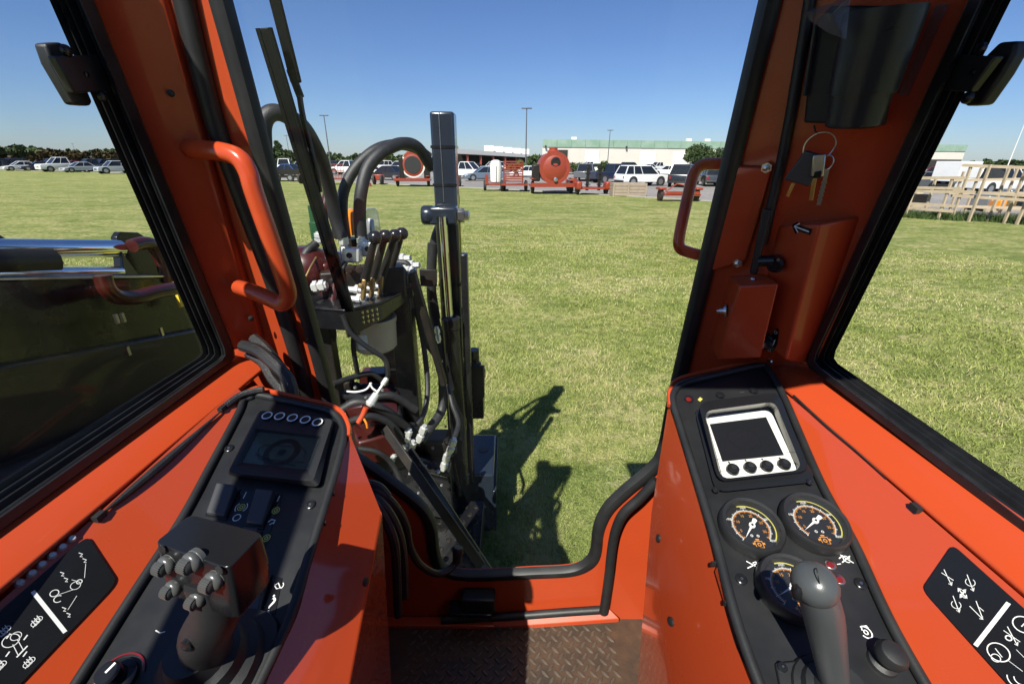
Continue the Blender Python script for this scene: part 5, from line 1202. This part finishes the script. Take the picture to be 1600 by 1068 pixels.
park(1548, 302, 12, WHITE, 'pickup', 5.8, 2.0, 1.95, 'pickup_truck', 'white pickup with red door mark behind the lumber frames', 'pickup')
park(1606, 301, 8, WHITE, 'pickup', 5.8, 2.0, 1.95, 'pickup_truck', 'white pickup at the far right edge behind the lumber', 'pickup')
for u, v, yaw, pc, kd, lb in ((437, 266, 20, WHITE, 'sedan', 'white sedan under the dark conifer'), (474, 268, 170, SILVER, 'suv', 'silver car behind the leftmost tall hose'), (517, 267, 165, DKGREY, 'suv', 'dark grey car left of the white crew cab pickup'), (567, 266, 20, NAVY, 'sedan', 'navy car above the small white sedan'), (624, 268, 175, SILVER, 'suv', 'silver car behind the orange reel trailer'), (664, 269, 190, WHITE, 'pickup', 'white pickup right behind the reel trailer'),
    (715, 267, 170, GREY, 'suv', 'grey car under the canopy beside the black mast'), (745, 267, 20, BLACK, 'sedan', 'black car under the canopy behind the blue grey sedan'), (786, 266, 190, MAROON, 'sedan', 'maroon sedan between white tank and slatted rack'), (812, 266, 20, DKGREY, 'suv', 'dark car left of lamp pole under the canopy'), (845, 267, 160, SILVER, 'suv', 'silver car at the warehouse corner'), (902, 266, 20, NAVY, 'sedan', 'navy sedan in front of the open doorway'),
    (921, 268, 185, WHITE, 'pickup', 'white pickup in front of the first roll door'), (944, 266, 165, BLACK, 'sedan', 'black sedan at the foot of the slim lamp pole'), (985, 267, 20, DKGREY, 'suv', 'dark car behind the large white sport utility car'), (1012, 268, 170, SILVER, 'sedan', 'silver sedan before the second roll door'), (1028, 268, 200, WHITE, 'pickup', 'white pickup before the third roll door'), (1090, 277, 170, WHITE, 'sedan', 'white sedan under the rounded dark tree'),
    (1108, 290, 80, DKGREY, 'suv', 'dark car just left of the outer orange handle'), (1420, 290, 20, WHITE, 'sedan', 'white sedan beside the right window frame'), (1462, 288, 200, MAROON, 'suv', 'maroon car between grey car and box truck'), (1520, 288, 190, DKGREY, 'pickup', 'dark pickup behind the red marked white pickup'), (1574, 287, 10, SILVER, 'suv', 'silver car behind the lumber near the white pole'),
    (22, 262.5, -110, DKGREY, 'suv', 'dark grey car behind the white sedan at far left'), (84, 263.5, -115, BLACK, 'suv', 'black car behind the dark blue sedan'), (116, 264.5, -115, MAROON, 'sedan', 'maroon car behind the white pickup at far left'), (166, 265, -115, BLACK, 'suv', 'black car between grey pickup and silver car'), (196, 266, -115, WHITE, 'sedan', 'white sedan against the left window frame')):
    park(u, v, yaw, pc, kd, 5.6 if kd == 'pickup' else 4.7, 1.9, {'sedan': 1.5, 'suv': 1.8}.get(kd, 1.9), 'pickup_truck' if kd == 'pickup' else 'parked_car', lb, 'pickup' if kd == 'pickup' else 'car')
# white box truck behind the lumber
p = gnd(1492, 300); tr = thing('box_truck', 'white truck with tall box body behind the lumber frames', 'truck', (p.x, p.y, GZ)); ROOT[tr.name] = V((0, 0, 0)); tr.rotation_euler = (0, 0, D2R(15))
MB().box((-.7, 0, 1.6), (2.2, 1.9, 1.5)).build('box_body', paint(*WHITE), tr, bevel=.03); MB().box((1.3, 0, 1.15), (1.3, 1.9, 1.3)).build('cab', paint(*WHITE), tr, bevel=.12)
MB().box((1.45, 0, 1.5), (.9, 1.92, .5)).build('windows', M['carglass'], tr, bevel=.05); MB().box((0, 0, .55), (3.8, 1.6, .2)).build('chassis', M['trim'], tr)
for x in (-1.1, 1.2):
    for s in (-1, 1): MB().lathe(V((x, s * .8, .42)), (0, s, 0), [(.3, -.1), (.42, -.08), (.42, .12), (.3, .14)], 16).build('wheel', M['tyre'], tr)
c = MB(); 

# ---- orange plant trailers along the lawn edge
M['plant'] = mat('faded_orange_steel', (.27, .036, .014), .42, coat=.2, var=.4, vscale=4, var_col=(.16, .03, .018))
M['tank_white'] = mat('white_plastic_tank', (.70, .69, .64), .4)
M['wood'] = mat('weathered_lumber', (.44, .35, .24), .8, var=.5, vscale=5, var_col=(.30, .23, .15)); M['crate'] = mat('grey_weathered_board', (.34, .27, .20), .85, var=.5, vscale=3)
def troot(name, label, u, v, yaw=0, cat='trailer', group=None):
    p = gnd(u, v); t = thing(name, label, cat, (p.x, p.y, GZ), group); ROOT[t.name] = V((0, 0, 0)); t.rotation_euler = (0, 0, D2R(yaw)); return t
def wheel(t, x, y, r=.38, w_=.22):
    o = MB().lathe(V((x, y - w_ / 2, r)), (0, 1, 0), [(r * .8, 0), (r, .03), (r, w_ - .03), (r * .8, w_)], 16).build('wheel', M['tyre'], t)
    MB().lathe(V((x, y - w_ / 2 - .01, r)), (0, 1, 0), [(r * .55, 0), (r * .55, .04), (r * .2, .05)], 12).build('rim', M['rim'], o)
def wheelx(t, x, y, r=.38, w_=.22):
    o = MB().lathe(V((x - w_ / 2, y, r)), (1, 0, 0), [(r * .8, 0), (r, .03), (r, w_ - .03), (r * .8, w_)], 16).build('wheel', M['tyre'], t)
GT = 'orange trailers at the lawn edge'
t = troot('reel_trailer', 'orange trailer carrying a big white ringed reel beside the black mast', 646, 291, 4, group=GT)
MB().box((0, 0, .52), (3.1, 1.6, .12)).build('frame', M['plant'], t, bevel=.02); MB().box((0, -.82, .60), (3.1, .06, .2)).build('tail_board', M['plant'], t)
for s in (-1, 1): wheelx(t, s * 1.35, 0); MB().box((s * 1.35, 0, .86), (.34, 1.0, .06)).build('mudguard', M['plant'], t, bevel=.02)
rl = MB().lathe(V((.1, -.15, 1.75)), (0, -1, 0), [(1.05, -.35), (1.05, .0), (.92, .02), (.92, -.02)], 32).build('reel', M['tank_white'], t)
MB().lathe(V((.1, -.16, 1.75)), (0, -1, 0), [(.90, -.33), (.90, .02), (.80, .06), (.30, .06)], 28).build('reel_hub', M['plant'], rl)
MB().lathe(V((.1, -.16, 1.75)), (0, -1, 0), [(.72, .06), (.70, .09), (.34, .09)], 24).build('reel_face', M['trim'], rl)
MB().box((-.9, .2, 1.5), (.4, .8, 1.7)).build('control_stand', M['blackworn'], t, bevel=.05); MB().box((1.25, .2, 1.2), (.5, .7, 1.1)).build('engine_box', M['blackworn'], t, bevel=.05)
MB().prism([V((-.7, -.2, 2.4)), V((.9, -.2, 2.4)), V((.5, -.2, 2.85)), V((-.3, -.2, 2.85))], (0, .3, 0)).build('reel_hood', M['plant'], t, bevel=.03)
t = troot('orange_cart', 'small orange cart with one black wheel beside a traffic cone', 593, 288, 0, group=GT)
MB().box((0, 0, .62), (.9, .8, .5)).build('body', M['plant'], t, bevel=.05); wheelx(t, .35, -.35, .42); wheelx(t, -.35, -.35, .42)
cart0 = t
p = gnd(711, 291); copy_tree(cart0, (p.x, p.y, GZ), 'small orange cart just right of the black mast', .3)
p = gnd(480, 287); copy_tree(cart0, (p.x, p.y, GZ), 'small orange cart between the flat trailer and the red cage', -.2)
p = gnd(893, 298); copy_tree(cart0, (p.x, p.y, GZ), 'small orange cart between the tank trailer and the upright forks', .1)
t = troot('traffic_cone', 'orange traffic cone with white band beside the orange cart', 578, 291, 0, 'cone')
MB().lathe(V((0, 0, 0)), (0, 0, 1), [(.2, 0), (.2, .04), (.15, .05), (.03, .72)], 14).build('cone_body', M['plant'], t); MB().lathe(V((0, 0, .3)), (0, 0, 1), [(.112, 0), (.072, .2)], 14, False).build('white_band', M['tank_white'], t)
t = troot('cage_trailer', 'red mesh sided cage trailer behind the wiper', 526, 288, 3, group=GT)
MB().box((0, 0, .5), (2.0, 1.4, .1)).build('frame', M['plant'], t)
for i in range(9): MB().box((-1.0 + i * .25, -.7, 1.15), (.03, .03, 1.25)).build('cage_bar', M['plant'], t)
for z in (.75, 1.2, 1.75): MB().box((0, -.7, z), (2.05, .035, .05)).build('cage_rail', M['plant'], t)
for s in (-1, 1): wheelx(t, s * .9, .1, .32)
t = troot('flat_trailer', 'low black flatbed trailer in front of the blue car', 452, 283, -4)
MB().box((0, 0, .75), (4.2, 2.0, .16)).build('deck', M['blackworn'], t); MB().box((0, -.95, 1.0), (4.2, .06, .4)).build('side_rail', M['blackworn'], t); MB().box((0, -.97, .5), (3.6, .06, .25)).build('side_skirt', M['blackworn'], t)
for s in (-.7, .7): wheel(t, s, -.9, .36)
t = troot('tank_cart', 'orange trailer with upright white plastic tank', 773, 298, 4, group=GT)
MB().box((.1, 0, .5), (1.6, 1.1, .14)).build('frame', M['plant'], t, bevel=.02)
MB().lathe(V((.1, 0, .6)), (0, 0, 1), [(.36, 0), (.44, .06), (.44, 1.25), (.34, 1.55), (.14, 1.62)], 20).build('tank', M['tank_white'], t); MB().box((.1, -.45, 1.2), (.05, .03, 1.2)).build('tank_strap', M['trim'], t)
MB().box((-.62, -.5, .85), (.25, .2, .7)).build('tail_post', M['plant'], t); 
for s in (-1, 1): wheelx(t, s * .75, .1, .36)
t = troot('rack_trailer', 'orange trailer with stacked horizontal slats beside the tank', 803, 299, 4, group=GT)
MB().box((0, 0, .5), (2.0, 1.2, .12)).build('frame', M['plant'], t)
for i in range(9): MB().box((-.1, -.55, .75 + i * .17), (1.45, .05, .09)).build('slat', M['plant'], t)
for s in (-.8, .62): MB().box((s, -.5, 1.35), (.08, .08, 1.6)).build('rack_post', M['plant'], t)
for s in (-1, 1): wheelx(t, s * .92, .1, .4)
t = troot('vacuum_tank_trailer', 'orange vacuum tank trailer with domed end facing the lawn', 862, 302, 5, group=GT)
MB().box((0, 0, .55), (3.2, 2.0, .14)).build('frame', M['plant'], t, bevel=.02); MB().box((0, -1.0, .62), (3.3, .08, .28)).build('tail_board', M['plant'], t)
tk = MB().lathe(V((0, 1.2, 1.72)), (0, -1, 0), [(.6, 0), (1.02, .1), (1.05, 1.9), (.98, 2.05), (.70, 2.18), (.25, 2.25)], 32).build('tank', M['plant'], t)
MB().lathe(V((0, -.9, 1.72)), (0, -1, 0), [(1.08, -.1), (1.08, .02)], 32).build('tank_band', M['plant'], tk); MB().lathe(V((.02, -.98, 2.1)), (0, -1, 0), [(.34, -.1), (.34, .06), (.24, .08), (.22, .06)], 20).build('tank_hatch', M['blackworn'], tk)
MB().lathe(V((0, 0, 2.6)), (0, 0, 1), [(.42, 0), (.42, .22), (.30, .3), (.30, .42), (.2, .46)], 20).build('tank_dome', M['plant'], tk); MB().lathe(V((.05, -1.05, .98)), (0, -1, 0), [(.14, 0), (.14, .12), (.09, .14)], 12).build('outlet', M['steel'], tk)
for s in (-1, 1): wheelx(t, s * 1.42, .0, .42); MB().box((s * 1.42, -.2, 1.02), (.36, 1.1, .08)).build('mudguard', M['plant'], t, bevel=.02)
MB().box((-1.25, -.4, 1.4), (.55, .7, 1.1)).build('pump_unit', M['blackworn'], t, bevel=.08)
t = troot('fork_trailer', 'low orange trailer with two black upright forks', 924, 304, 5, group=GT)
MB().box((0, 0, .45), (2.2, .9, .14)).build('frame', M['plant'], t)
for s in (-.42, .42):
    MB().box((s, -.3, 1.15), (.18, .14, 1.7)).build('fork_mast', M['blackworn'], t)
    for k in range(4): MB().box((s * 1.0, -.38, .7 + k * .35), (.4, .05, .07)).build('mast_rung', M['blackworn'], t)
for s in (-1, 1): wheelx(t, s * 1.02, 0, .36); MB().box((s * 1.02, -.2, .62), (.4, .8, .55)).build('mudguard', M['plant'], t, bevel=.1)
t = troot('low_trailer', 'low empty orange trailer on the lawn edge by the grab handle', 1056, 314, 2, group=GT)
MB().box((.2, 0, .38), (2.2, .9, .10)).build('frame', M['plant'], t); MB().box((.2, -.45, .50), (2.0, .05, .16)).build('frame_rail', M['plant'], t)
for s in (-1, 1): wheelx(t, s * 1.1 + .1, 0, .36); MB().box((s * 1.1 + .1, 0, .72), (.42, .8, .14)).build('mudguard', M['plant'], t, bevel=.05)
MB().tube([V((-.9, -.3, .5)), V((-.2, -.3, 1.0)), V((.8, -.3, .8))], .04, 8).build('tow_bar', M['plant'], t)
t = troot('wooden_crate', 'weathered wooden crate standing between two orange trailers', 980, 306, 3, 'crate')
for k in range(4): MB().box((0, -.02 * k % .03, .12 + k * .21), (2.3, .9, .195)).build('plank', M['crate'], t, bevel=.01)
for x in (-1.1, -.1, 1.1): MB().box((x, -.48, .42), (.10, .04, .84)).build('batten', M['crate'], t)

# ---- warehouse and canopy
M['wall'] = mat('cream_metal_siding', (.62, .58, .50), .6, var=.15, vscale=.3); M['greenroof'] = mat('green_metal_fascia', (.20, .31, .22), .5, var=.6, vscale=.35, var_col=(.34, .43, .36)); M['door'] = mat('white_roll_door', (.72, .71, .68), .5)
M['dark'] = mat('painted_shade_dark', (.025, .022, .02), .8); M['roofwhite'] = mat('pale_roof', (.66, .64, .60), .6); M['redcol'] = mat('red_column', (.28, .06, .035), .6)  # first colour stands for shade inside doorways and under the shed roof
ZT = 5.2
A, B = ray(848, 217.5), ray(1512, 226.5); A, B = A * (ZT / A.z), B * (ZT / B.z)
fd = (B - A); fd.z = 0; FL = fd.length; fd.normalize(); fnrm = V((fd.y, -fd.x, 0))
if fnrm.y > 0: fnrm = -fnrm
wh = thing('warehouse', 'long cream warehouse with green fascia and white roll doors', 'building', (A.x, A.y, GZ)); ROOT[wh.name] = V((A.x, A.y, 0))
FP = Plane(V((A.x, A.y, 0)), fnrm, fd)
depthv = V((A.x, A.y, 0)).normalized()
def fbox(name, x0, x1, z0, z1, d, m, off=0): 
    a = V((A.x, A.y, 0)) + fd * x0 + fnrm * off
    return MB().prism([a + V((0, 0, z0)), a + fd * (x1 - x0) + V((0, 0, z0)), a + fd * (x1 - x0) + V((0, 0, z1)), a + V((0, 0, z1))], (depthv * d) if d > 3 else fnrm * -d).build(name, m, wh, sharp=20)
ROOT[wh.name] = V((A.x, A.y, GZ))
fbox('wall', 0, FL, GZ, ZT - 2.0, 40, M['wall'])
n = int(FL / 4.2)
for i in range(n): fbox('fascia_panel', FL * i / n, FL * (i + 1) / n - .06, ZT - 2.0, ZT, 40.2, M['greenroof'], .18 + (.02 if i % 2 else 0))
def fx(u, v): p = FP.hit(u, v, 0); return (p - V((A.x, A.y, 0))).dot(fd), p.z
for (u0, v0, u1, v1), nm, m in (((869, 234, 886, 262), 'doorway_shade_slab', 'dark'), ((914, 234.5, 934, 263), 'roll_door', 'door'), ((1000, 236, 1022, 264), 'roll_door', 'door'), ((1052, 237, 1073, 265), 'roll_door', 'door'), ((1446, 249, 1496, 268), 'doorway_shade_slab', 'dark'), ((1386, 249, 1430, 268), 'roll_door', 'door')):  # doorways are flat slabs painted dark as the shade inside
    x0, z1 = fx(u0, v0); x1, _ = fx(u1, v1); o = fbox(nm, x0, x1, GZ + .02, z1, .3, M[m], .06)
    if m == 'door':
        for k in range(1, 5): 
            a = V((A.x, A.y, 0)) + fd * x0 + fnrm * .09; z = GZ + (z1 - GZ) * k / 5
            MB().prism([a + V((0, 0, z)), a + fd * (x1 - x0) + V((0, 0, z)), a + fd * (x1 - x0) + V((0, 0, z + .08)), a + V((0, 0, z + .08))], fnrm * -.03).build('door_rib', M['wall'], o)
    fr = MB()
    for xx in (x0 - .12, x1): 
        a = V((A.x, A.y, 0)) + fd * xx + fnrm * .10; fr.prism([a + V((0, 0, GZ)), a + fd * .12 + V((0, 0, GZ)), a + fd * .12 + V((0, 0, z1 + .12)), a + V((0, 0, z1 + .12))], fnrm * -.08)
    fr.build('door_frame', M['wall'], o)
for u, v in ((905, 215), (1090, 216), (1120, 215)):
    x, _ = fx(u, 230); a = V((A.x, A.y, 0)) + fd * x - fnrm * 6
    MB().box(a + V((0, 0, ZT + .45)), (1.6, 1.6, .9)).build('roof_vent', M['roofwhite'], wh, bevel=.1)
for u, v in ((852, 229), (978, 230)):
    x, z = fx(u, v); MB().box(V((A.x, A.y, 0)) + fd * x + fnrm * .5 + V((0, 0, z)), (.5, .5, .6)).build('wall_lamp', M['trim'], wh, bevel=.1)
a, b = ray(700, 231), ray(850, 243.5); a, b = a * (90 / a.y), b * (112 / b.y)
cn = thing('canopy_building', 'low open shed with white sloping roof and red columns', 'building', (a.x, a.y, GZ)); ROOT[cn.name] = V((a.x, a.y, GZ))
MB().prism([a, b, b + V((0, 0, -.55)), a + V((0, 0, -.9))], (0, 25, 0)).build('roof', M['roofwhite'], cn)
bk = V((0, 20, 0)); MB().prism([a + bk + V((-2, 0, -.3)), b + bk + V((2, 0, -.3)), V((b.x + 2, b.y + 20, GZ)), V((a.x - 2, a.y + 20, GZ))], (0, .3, 0)).build('shed_shade_wall', M['dark'], cn)  # back wall painted dark as the shade under the roof
for k in range(8):
    p = lerp(a, b, (k + .3) / 8); MB().box((p.x, p.y + .6, (p.z - .6 + GZ) / 2), (.45, .45, p.z - .6 - GZ)).build('column', M['redcol'], cn)
for k in range(5):
    p = lerp(a, b, .34 + k * .11); MB().box((p.x, p.y + 14, p.z + .7), (2.2, 1.6, 1.3)).build('roof_unit', M['roofwhite'], cn, bevel=.1)

# ---- lamp poles, flagpole
M['pole'] = mat('grey_steel_pole', (.09, .09, .10), .5)
def lamp(u, vt, H_, label, arms=1, name='street_lamp'):
    d = ray(u, vt); s = (H_ + GZ) / d.z; p = d * s; t = thing(name, label, 'lamp', (p.x, p.y, GZ), 'lamp poles in the parking lot'); ROOT[t.name] = V((0, 0, 0))
    MB().tube([V((0, 0, 0)), V((0, 0, H_))], [.12, .07], 10).build('pole', M['pole'], t); MB().lathe(V((0, 0, 0)), (0, 0, 1), [(.3, 0), (.3, .6), (.25, .65)], 12).build('pole_base', M['roofwhite'], t)
    MB().box((0, 0, H_ + .06), (1.5, .34, .16)).build('lamp_head', M['pole'], t, bevel=.04)
lamp(506, 181, 9.0, 'tall grey lamp pole beyond the arching hoses', 2); lamp(823, 170, 9.0, 'tallest lamp pole between canopy and warehouse'); lamp(953.5, 204, 9.0, 'slim lamp pole in front of the warehouse wall'); lamp(447, 212, 9.0, 'distant lamp pole above the conifer')
lamp(113, 224.5, 9.0, 'distant lamp pole above the reddish hedge')
d = ray(1600, 196); s = (11 + GZ) / d.z; p = d * s; t = thing('flagpole', 'tall slender white pole behind the lumber frames', 'pole', (p.x, p.y, GZ)); ROOT[t.name] = V((0, 0, 0))
MB().tube([V((0, 0, 0)), V((0, 0, 11.5))], [.14, .07], 10).build('pole', M['tank_white'], t); MB().ball(V((0, 0, 11.5)), .15, 10).build('finial', M['steel'], t)

# ---- trees
def leafmat(n, c1, c2):
    m = mat(n, c1, .7, spec=.2); nn = m.node_tree.nodes; L = m.node_tree.links; A_ = nn.new('ShaderNodeAttribute'); A_.attribute_name = 'tint'
    mx = nn.new('ShaderNodeMix'); mx.data_type = 'RGBA'; mx.inputs['A'].default_value = (*c1, 1); mx.inputs['B'].default_value = (*c2, 1); L.new(A_.outputs['Fac'], mx.inputs['Factor']); L.new(mx.outputs['Result'], nn['Principled BSDF'].inputs['Base Color']); return m
M['leafdark'] = leafmat('dark_leaves', (.022, .042, .016), (.060, .090, .030)); M['leafmid'] = leafmat('green_leaves', (.035, .065, .018), (.085, .125, .035)); M['leafred'] = leafmat('russet_leaves', (.038, .032, .014), (.078, .060, .024)); M['bark'] = mat('brown_bark', (.08, .06, .045), .9)
def tree(name, label, pos, H_, W_, m, cat='tree', group=None, n=2600, trunk=.22, cone=False, leaf=.30, D_=None):
    t = thing(name, label, cat, (pos.x, pos.y, GZ), group); ROOT[t.name] = V((0, 0, 0)); D_ = D_ or W_ * .8
    nb = 26; z0 = H_ * trunk
    if cone: zz = RNG.random(nb) ** 1.3; cx = np.stack([RNG.normal(0, .36, nb) * (1 - zz) * W_ / 2, RNG.normal(0, .36, nb) * (1 - zz) * D_ / 2, z0 + zz * (H_ - z0) * .92], 1); rr = (.34 * (1 - zz) + .10) * W_ / 2
    else:
        v = RNG.normal(size=(nb, 3)); v /= np.linalg.norm(v, axis=1)[:, None]; v *= RNG.uniform(.35, .78, nb)[:, None]; cx = v * [W_ / 2, D_ / 2, (H_ - z0) / 2] + [0, 0, (H_ + z0) / 2]; rr = RNG.uniform(.22, .40, nb) * min(W_, H_) / 2
    k = RNG.integers(0, nb, n); q = RNG.normal(size=(n, 3)); q /= np.linalg.norm(q, axis=1)[:, None]; c = cx[k] + q * (rr[k] * RNG.uniform(.55, 1.08, n))[:, None] * [1, 1, .8]; c[:, 2] = np.maximum(c[:, 2], .1)
    a = RNG.normal(size=(n, 3)); a /= np.linalg.norm(a, axis=1)[:, None]; b = np.cross(a, RNG.normal(size=(n, 3))); b /= np.linalg.norm(b, axis=1)[:, None]
    s = (leaf * RNG.uniform(.5, 1.2, n))[:, None]; co = np.stack([c - a * s, c + b * s * .7, c + a * s, c - b * s * .7], 1).reshape(-1, 3)
    me = bpy.data.meshes.new('crown'); me.from_pydata(co.tolist(), [], np.arange(n * 4).reshape(n, 4).tolist()); me.attributes.new('tint', 'FLOAT', 'FACE').data.foreach_set('value', np.clip(RNG.random(nb)[k] * .6 + RNG.random(n) * .4, 0, 1).astype(np.float32))
    me.materials.append(M[m]); o = bpy.data.objects.new('crown', me); COL.objects.link(o); o.parent = t
    tk = MB(); tk.tube([V((0, 0, 0)), V((.05, 0, H_ * .3)), V((0, .05, H_ * .7))], [W_ * .05, W_ * .035, W_ * .012], 8)
    for i in range(5): tk.tube([V((0, 0, H_ * (.22 + .06 * i))), V(cx[i * 3]) * .8 + V((0, 0, .05 * H_))], [W_ * .022, W_ * .006], 6)
    tk.build('trunk', M['bark'], t); return t
def far(u, v, dist): d = ray(u, 250); return d * (dist / math.hypot(d.x, d.y))
GR = 'trees along the far edge of the lot'
for i, (u, vt, dist, W_) in enumerate(((-30, 222, 200, 26), (8, 221, 190, 20), (33, 226, 194, 18), (55, 228, 188, 16), (74, 233, 198, 15))):
    p = far(u, 0, dist); d_ = ray(u, vt); hT = d_.z * dist / math.hypot(d_.x, d_.y) - GZ
    tree('leafy_tree', ['dark green tree beyond the left edge of the lot', 'tallest dark green tree left of the parked cars', 'rounded dark tree behind the white sedan', 'dark tree between the tallest tree and russet hedge', 'low dark tree next to the russet hedge'][i], p, hT, W_, 'leafdark', group=GR, n=2600, trunk=.05, leaf=.7)
def treeat(u, vt, dist, W_, m, name, label, **k):
    p = far(u, 0, dist); d = ray(u, vt); s = dist / math.hypot(d.x, d.y); return tree(name, label, p, d.z * s - GZ, W_, m, **k)
for i, u in enumerate((92, 116, 140, 165, 190)): treeat(u, 231 + abs(i - 1.5) * .8, 150, 15, 'leafred', 'russet_bush', ['russet bush behind the white pickup', 'russet bush behind the silver sedan', 'russet bush behind the dark grey pickup', 'russet bush above the silver car', 'russet bush against the left window frame'][i], cat='bush', group='russet bushes behind parked cars', n=2200, trunk=.02, leaf=.5)
for i, u in enumerate((100, 150, 200)): treeat(u, 230, 230, 40, 'leafdark', 'leafy_tree', ['far green tree rising behind the russet bushes', 'far green tree behind the dark grey pickup', 'far green tree beside the window frame'][i], group=GR, n=1800, trunk=.03, leaf=.5)
treeat(437, 219, 95, 6.5, 'leafdark', 'conifer_tree', 'dark conifer behind the white van', cone=True, trunk=.08)
treeat(425, 231, 100, 7, 'leafdark', 'leafy_tree', 'dark broad tree left of the conifer', group=GR, trunk=.08)
treeat(458, 234, 110, 8, 'leafdark', 'leafy_tree', 'low dark tree right of the conifer', group=GR, trunk=.05)
for i, (u, vt) in enumerate(((490, 240), (514, 237), (534, 241), (556, 240), (575, 239), (604, 241), (628, 238), (664, 242), (690, 241))):
    treeat(u, vt, 135, 9.5, 'leafdark' if i % 2 else 'leafmid', 'leafy_tree', ['far tree left of the lamp pole', 'far tree just right of the lamp pole', 'far low tree above the white crew cab pickup', 'far green tree above the pickup cab', 'far tree framed by the arching hoses', 'far green tree under the hose arch', 'far tree above the reel trailer', 'far tree left of the black mast', 'far low tree beside the black mast'][i], group=GR, n=1500, trunk=.04, leaf=.4)
treeat(837, 238.5, 88, 7.0, 'leafmid', 'leafy_tree', 'bright green tree at the warehouse corner', group=GR, trunk=.05, n=2200)
treeat(1092, 220, 72, 5.8, 'leafdark', 'round_tree', 'rounded dark tree before the warehouse by the grab handle', n=5200, trunk=.10, leaf=.17)
treeat(1118, 228, 84, 5.6, 'leafdark', 'round_tree', 'smaller round tree right of the rounded dark tree', n=2600, trunk=.10, leaf=.2)
for i, u in enumerate((1540, 1562, 1585, 1612)): treeat(u, 248.5, 190, 20, 'leafdark', 'leafy_tree', ['far low tree beyond the box truck', 'far low tree above the red marked pickup', 'far low tree left of the white pole', 'far low tree at the right edge'][i], group=GR, n=1500, trunk=.03, leaf=.5)
for i, (u, vt) in enumerate(((810, 247), (905, 250), (945, 250))): treeat(u, vt, 66, 3.2, 'leafmid', 'shrub', ['low shrub in front of the canopy', 'low shrub by the maroon car', 'low shrub at the foot of slim lamp pole'][i], cat='shrub', n=900, trunk=.05, leaf=.14)

# ---- lumber frames and pallets outside the right window
def frame(name, label, base_px, tops_px, rails, lean=0):
    P = [gnd(*q) for q in base_px]; t = thing(name, label, 'lumber frame', (P[0].x, P[0].y, GZ), 'lumber frames on the lawn edge'); hs = []
    for p, q in zip(P, tops_px):
        d = ray(*q); s = math.hypot(p.x, p.y) / math.hypot(d.x, d.y); h = d.z * s - GZ; hs.append(h)
        MB().box((p.x, p.y, GZ + h / 2), (.07, .09, h)).build('upright', M['wood'], t)
    for f in rails:
        a, b = P[0], P[-1]; a = V((a.x, a.y, GZ + f * hs[0])); b = V((b.x, b.y, GZ + f * hs[-1])); off = V((0, -.09, 0)); e = (b - a).normalized() * .35
        MB().bar(a + off - e, b + off + e, .045, .11).build('rail', M['wood'], t)
    return P
frame('lumber_frame', 'lower wooden frame of tan uprights near the window frame', [(1390, 336), (1414, 339), (1441, 340), (1465, 343)], [(1416, 277), (1441, 277), (1454, 276), (1477, 276)], (.22, .34, .66, .74, .98))
frame('lumber_frame', 'taller open wooden frame of tan uprights in the right window', [(1486, 343), (1513, 346), (1543, 346), (1568, 349), (1588, 351), (1616, 354)], [(1521, 257), (1549, 257), (1577, 258), (1592, 259), (1614, 259), (1644, 262)], (.44, .52, .98))
frame('lumber_frame', 'wooden frame standing behind the taller lumber frame', [(1482, 333), (1506, 334), (1560, 336), (1600, 338)], [(1503, 268), (1530, 262), (1590, 262), (1632, 264)], (.18, .5, .8))
def pallet(u, v, label, items):
    t = troot('loaded_pallet', label, u, v, 10, 'pallet', 'pallets behind the lumber frames')
    for y in (-.5, 0, .5): MB().box((0, y, .06), (1.2, .1, .12)).build('bearer', M['wood'], t)
    for k in range(6): MB().box((-.5 + k * .2, 0, .135), (.14, 1.1, .03)).build('deck_board', M['wood'], t)
    for nm, c, s_, m in items: MB().box(c, s_).build(nm, M[m], t, bevel=.04)
pallet(1535, 329, 'pallet of grey machine parts behind the taller lumber frame', [('machine_part', (0, 0, .45), (.9, .8, .6), 'steel'), ('carton', (.2, -.5, .35), (.4, .3, .4), 'amber')])
pallet(1563, 327, 'pallet with rusty engine block behind the taller lumber frame', [('engine_block', (0, 0, .5), (.8, .7, .7), 'brassy'), ('pipe_bundle', (-.3, -.3, .9), (.4, .4, .2), 'steel')])
pallet(1590, 326, 'pallet with dark drum shapes near the right edge', [('drum', (0, 0, .5), (.7, .7, .7), 'navy'), ('carton', (.35, -.3, .4), (.3, .3, .5), 'tank_white')])
pallet(1424, 322, 'pallet of dark scrap behind the lower lumber frame', [('scrap_heap', (0, 0, .4), (1.0, .8, .5), 'blackworn'), ('carton', (-.2, -.3, .75), (.4, .3, .2), 'tanlabel')])
# taller unmown grass at the foot of the lumber
def weeds():
    n = 9000; t_ = RNG.random(n); P = [gnd(1400, 338), gnd(1465, 342), gnd(1543, 345), gnd(1630, 352)]
    xs = np.interp(t_, [0, .3, .65, 1], [p.x for p in P]) + RNG.normal(0, .25, n); ys = np.interp(t_, [0, .3, .65, 1], [p.y for p in P]) + RNG.normal(.2, .35, n)
    h = RNG.uniform(.08, .42, n) * (0.6 + .5 * np.sin(xs * 3.1) ** 2); a = RNG.uniform(0, 6.28, n); co = np.zeros((n, 3, 3))
    for j, s in ((0, -1), (1, 1)): co[:, j] = np.stack([xs + s * np.cos(a) * .012, ys + s * np.sin(a) * .012, np.full(n, GZ)], 1)
    co[:, 2] = np.stack([xs + RNG.normal(0, .10, n), ys + RNG.normal(0, .10, n), GZ + h], 1)
    me = bpy.data.meshes.new('tall_grass'); me.from_pydata(co.reshape(-1, 3).tolist(), [], np.arange(n * 3).reshape(n, 3).tolist()); me.attributes.new('tint', 'FLOAT', 'FACE').data.foreach_set('value', RNG.random(n).astype(np.float32)); me.materials.append(M['leafmid'])
    o = bpy.data.objects.new('tall_grass', me); COL.objects.link(o); o['kind'] = 'stuff'
weeds()
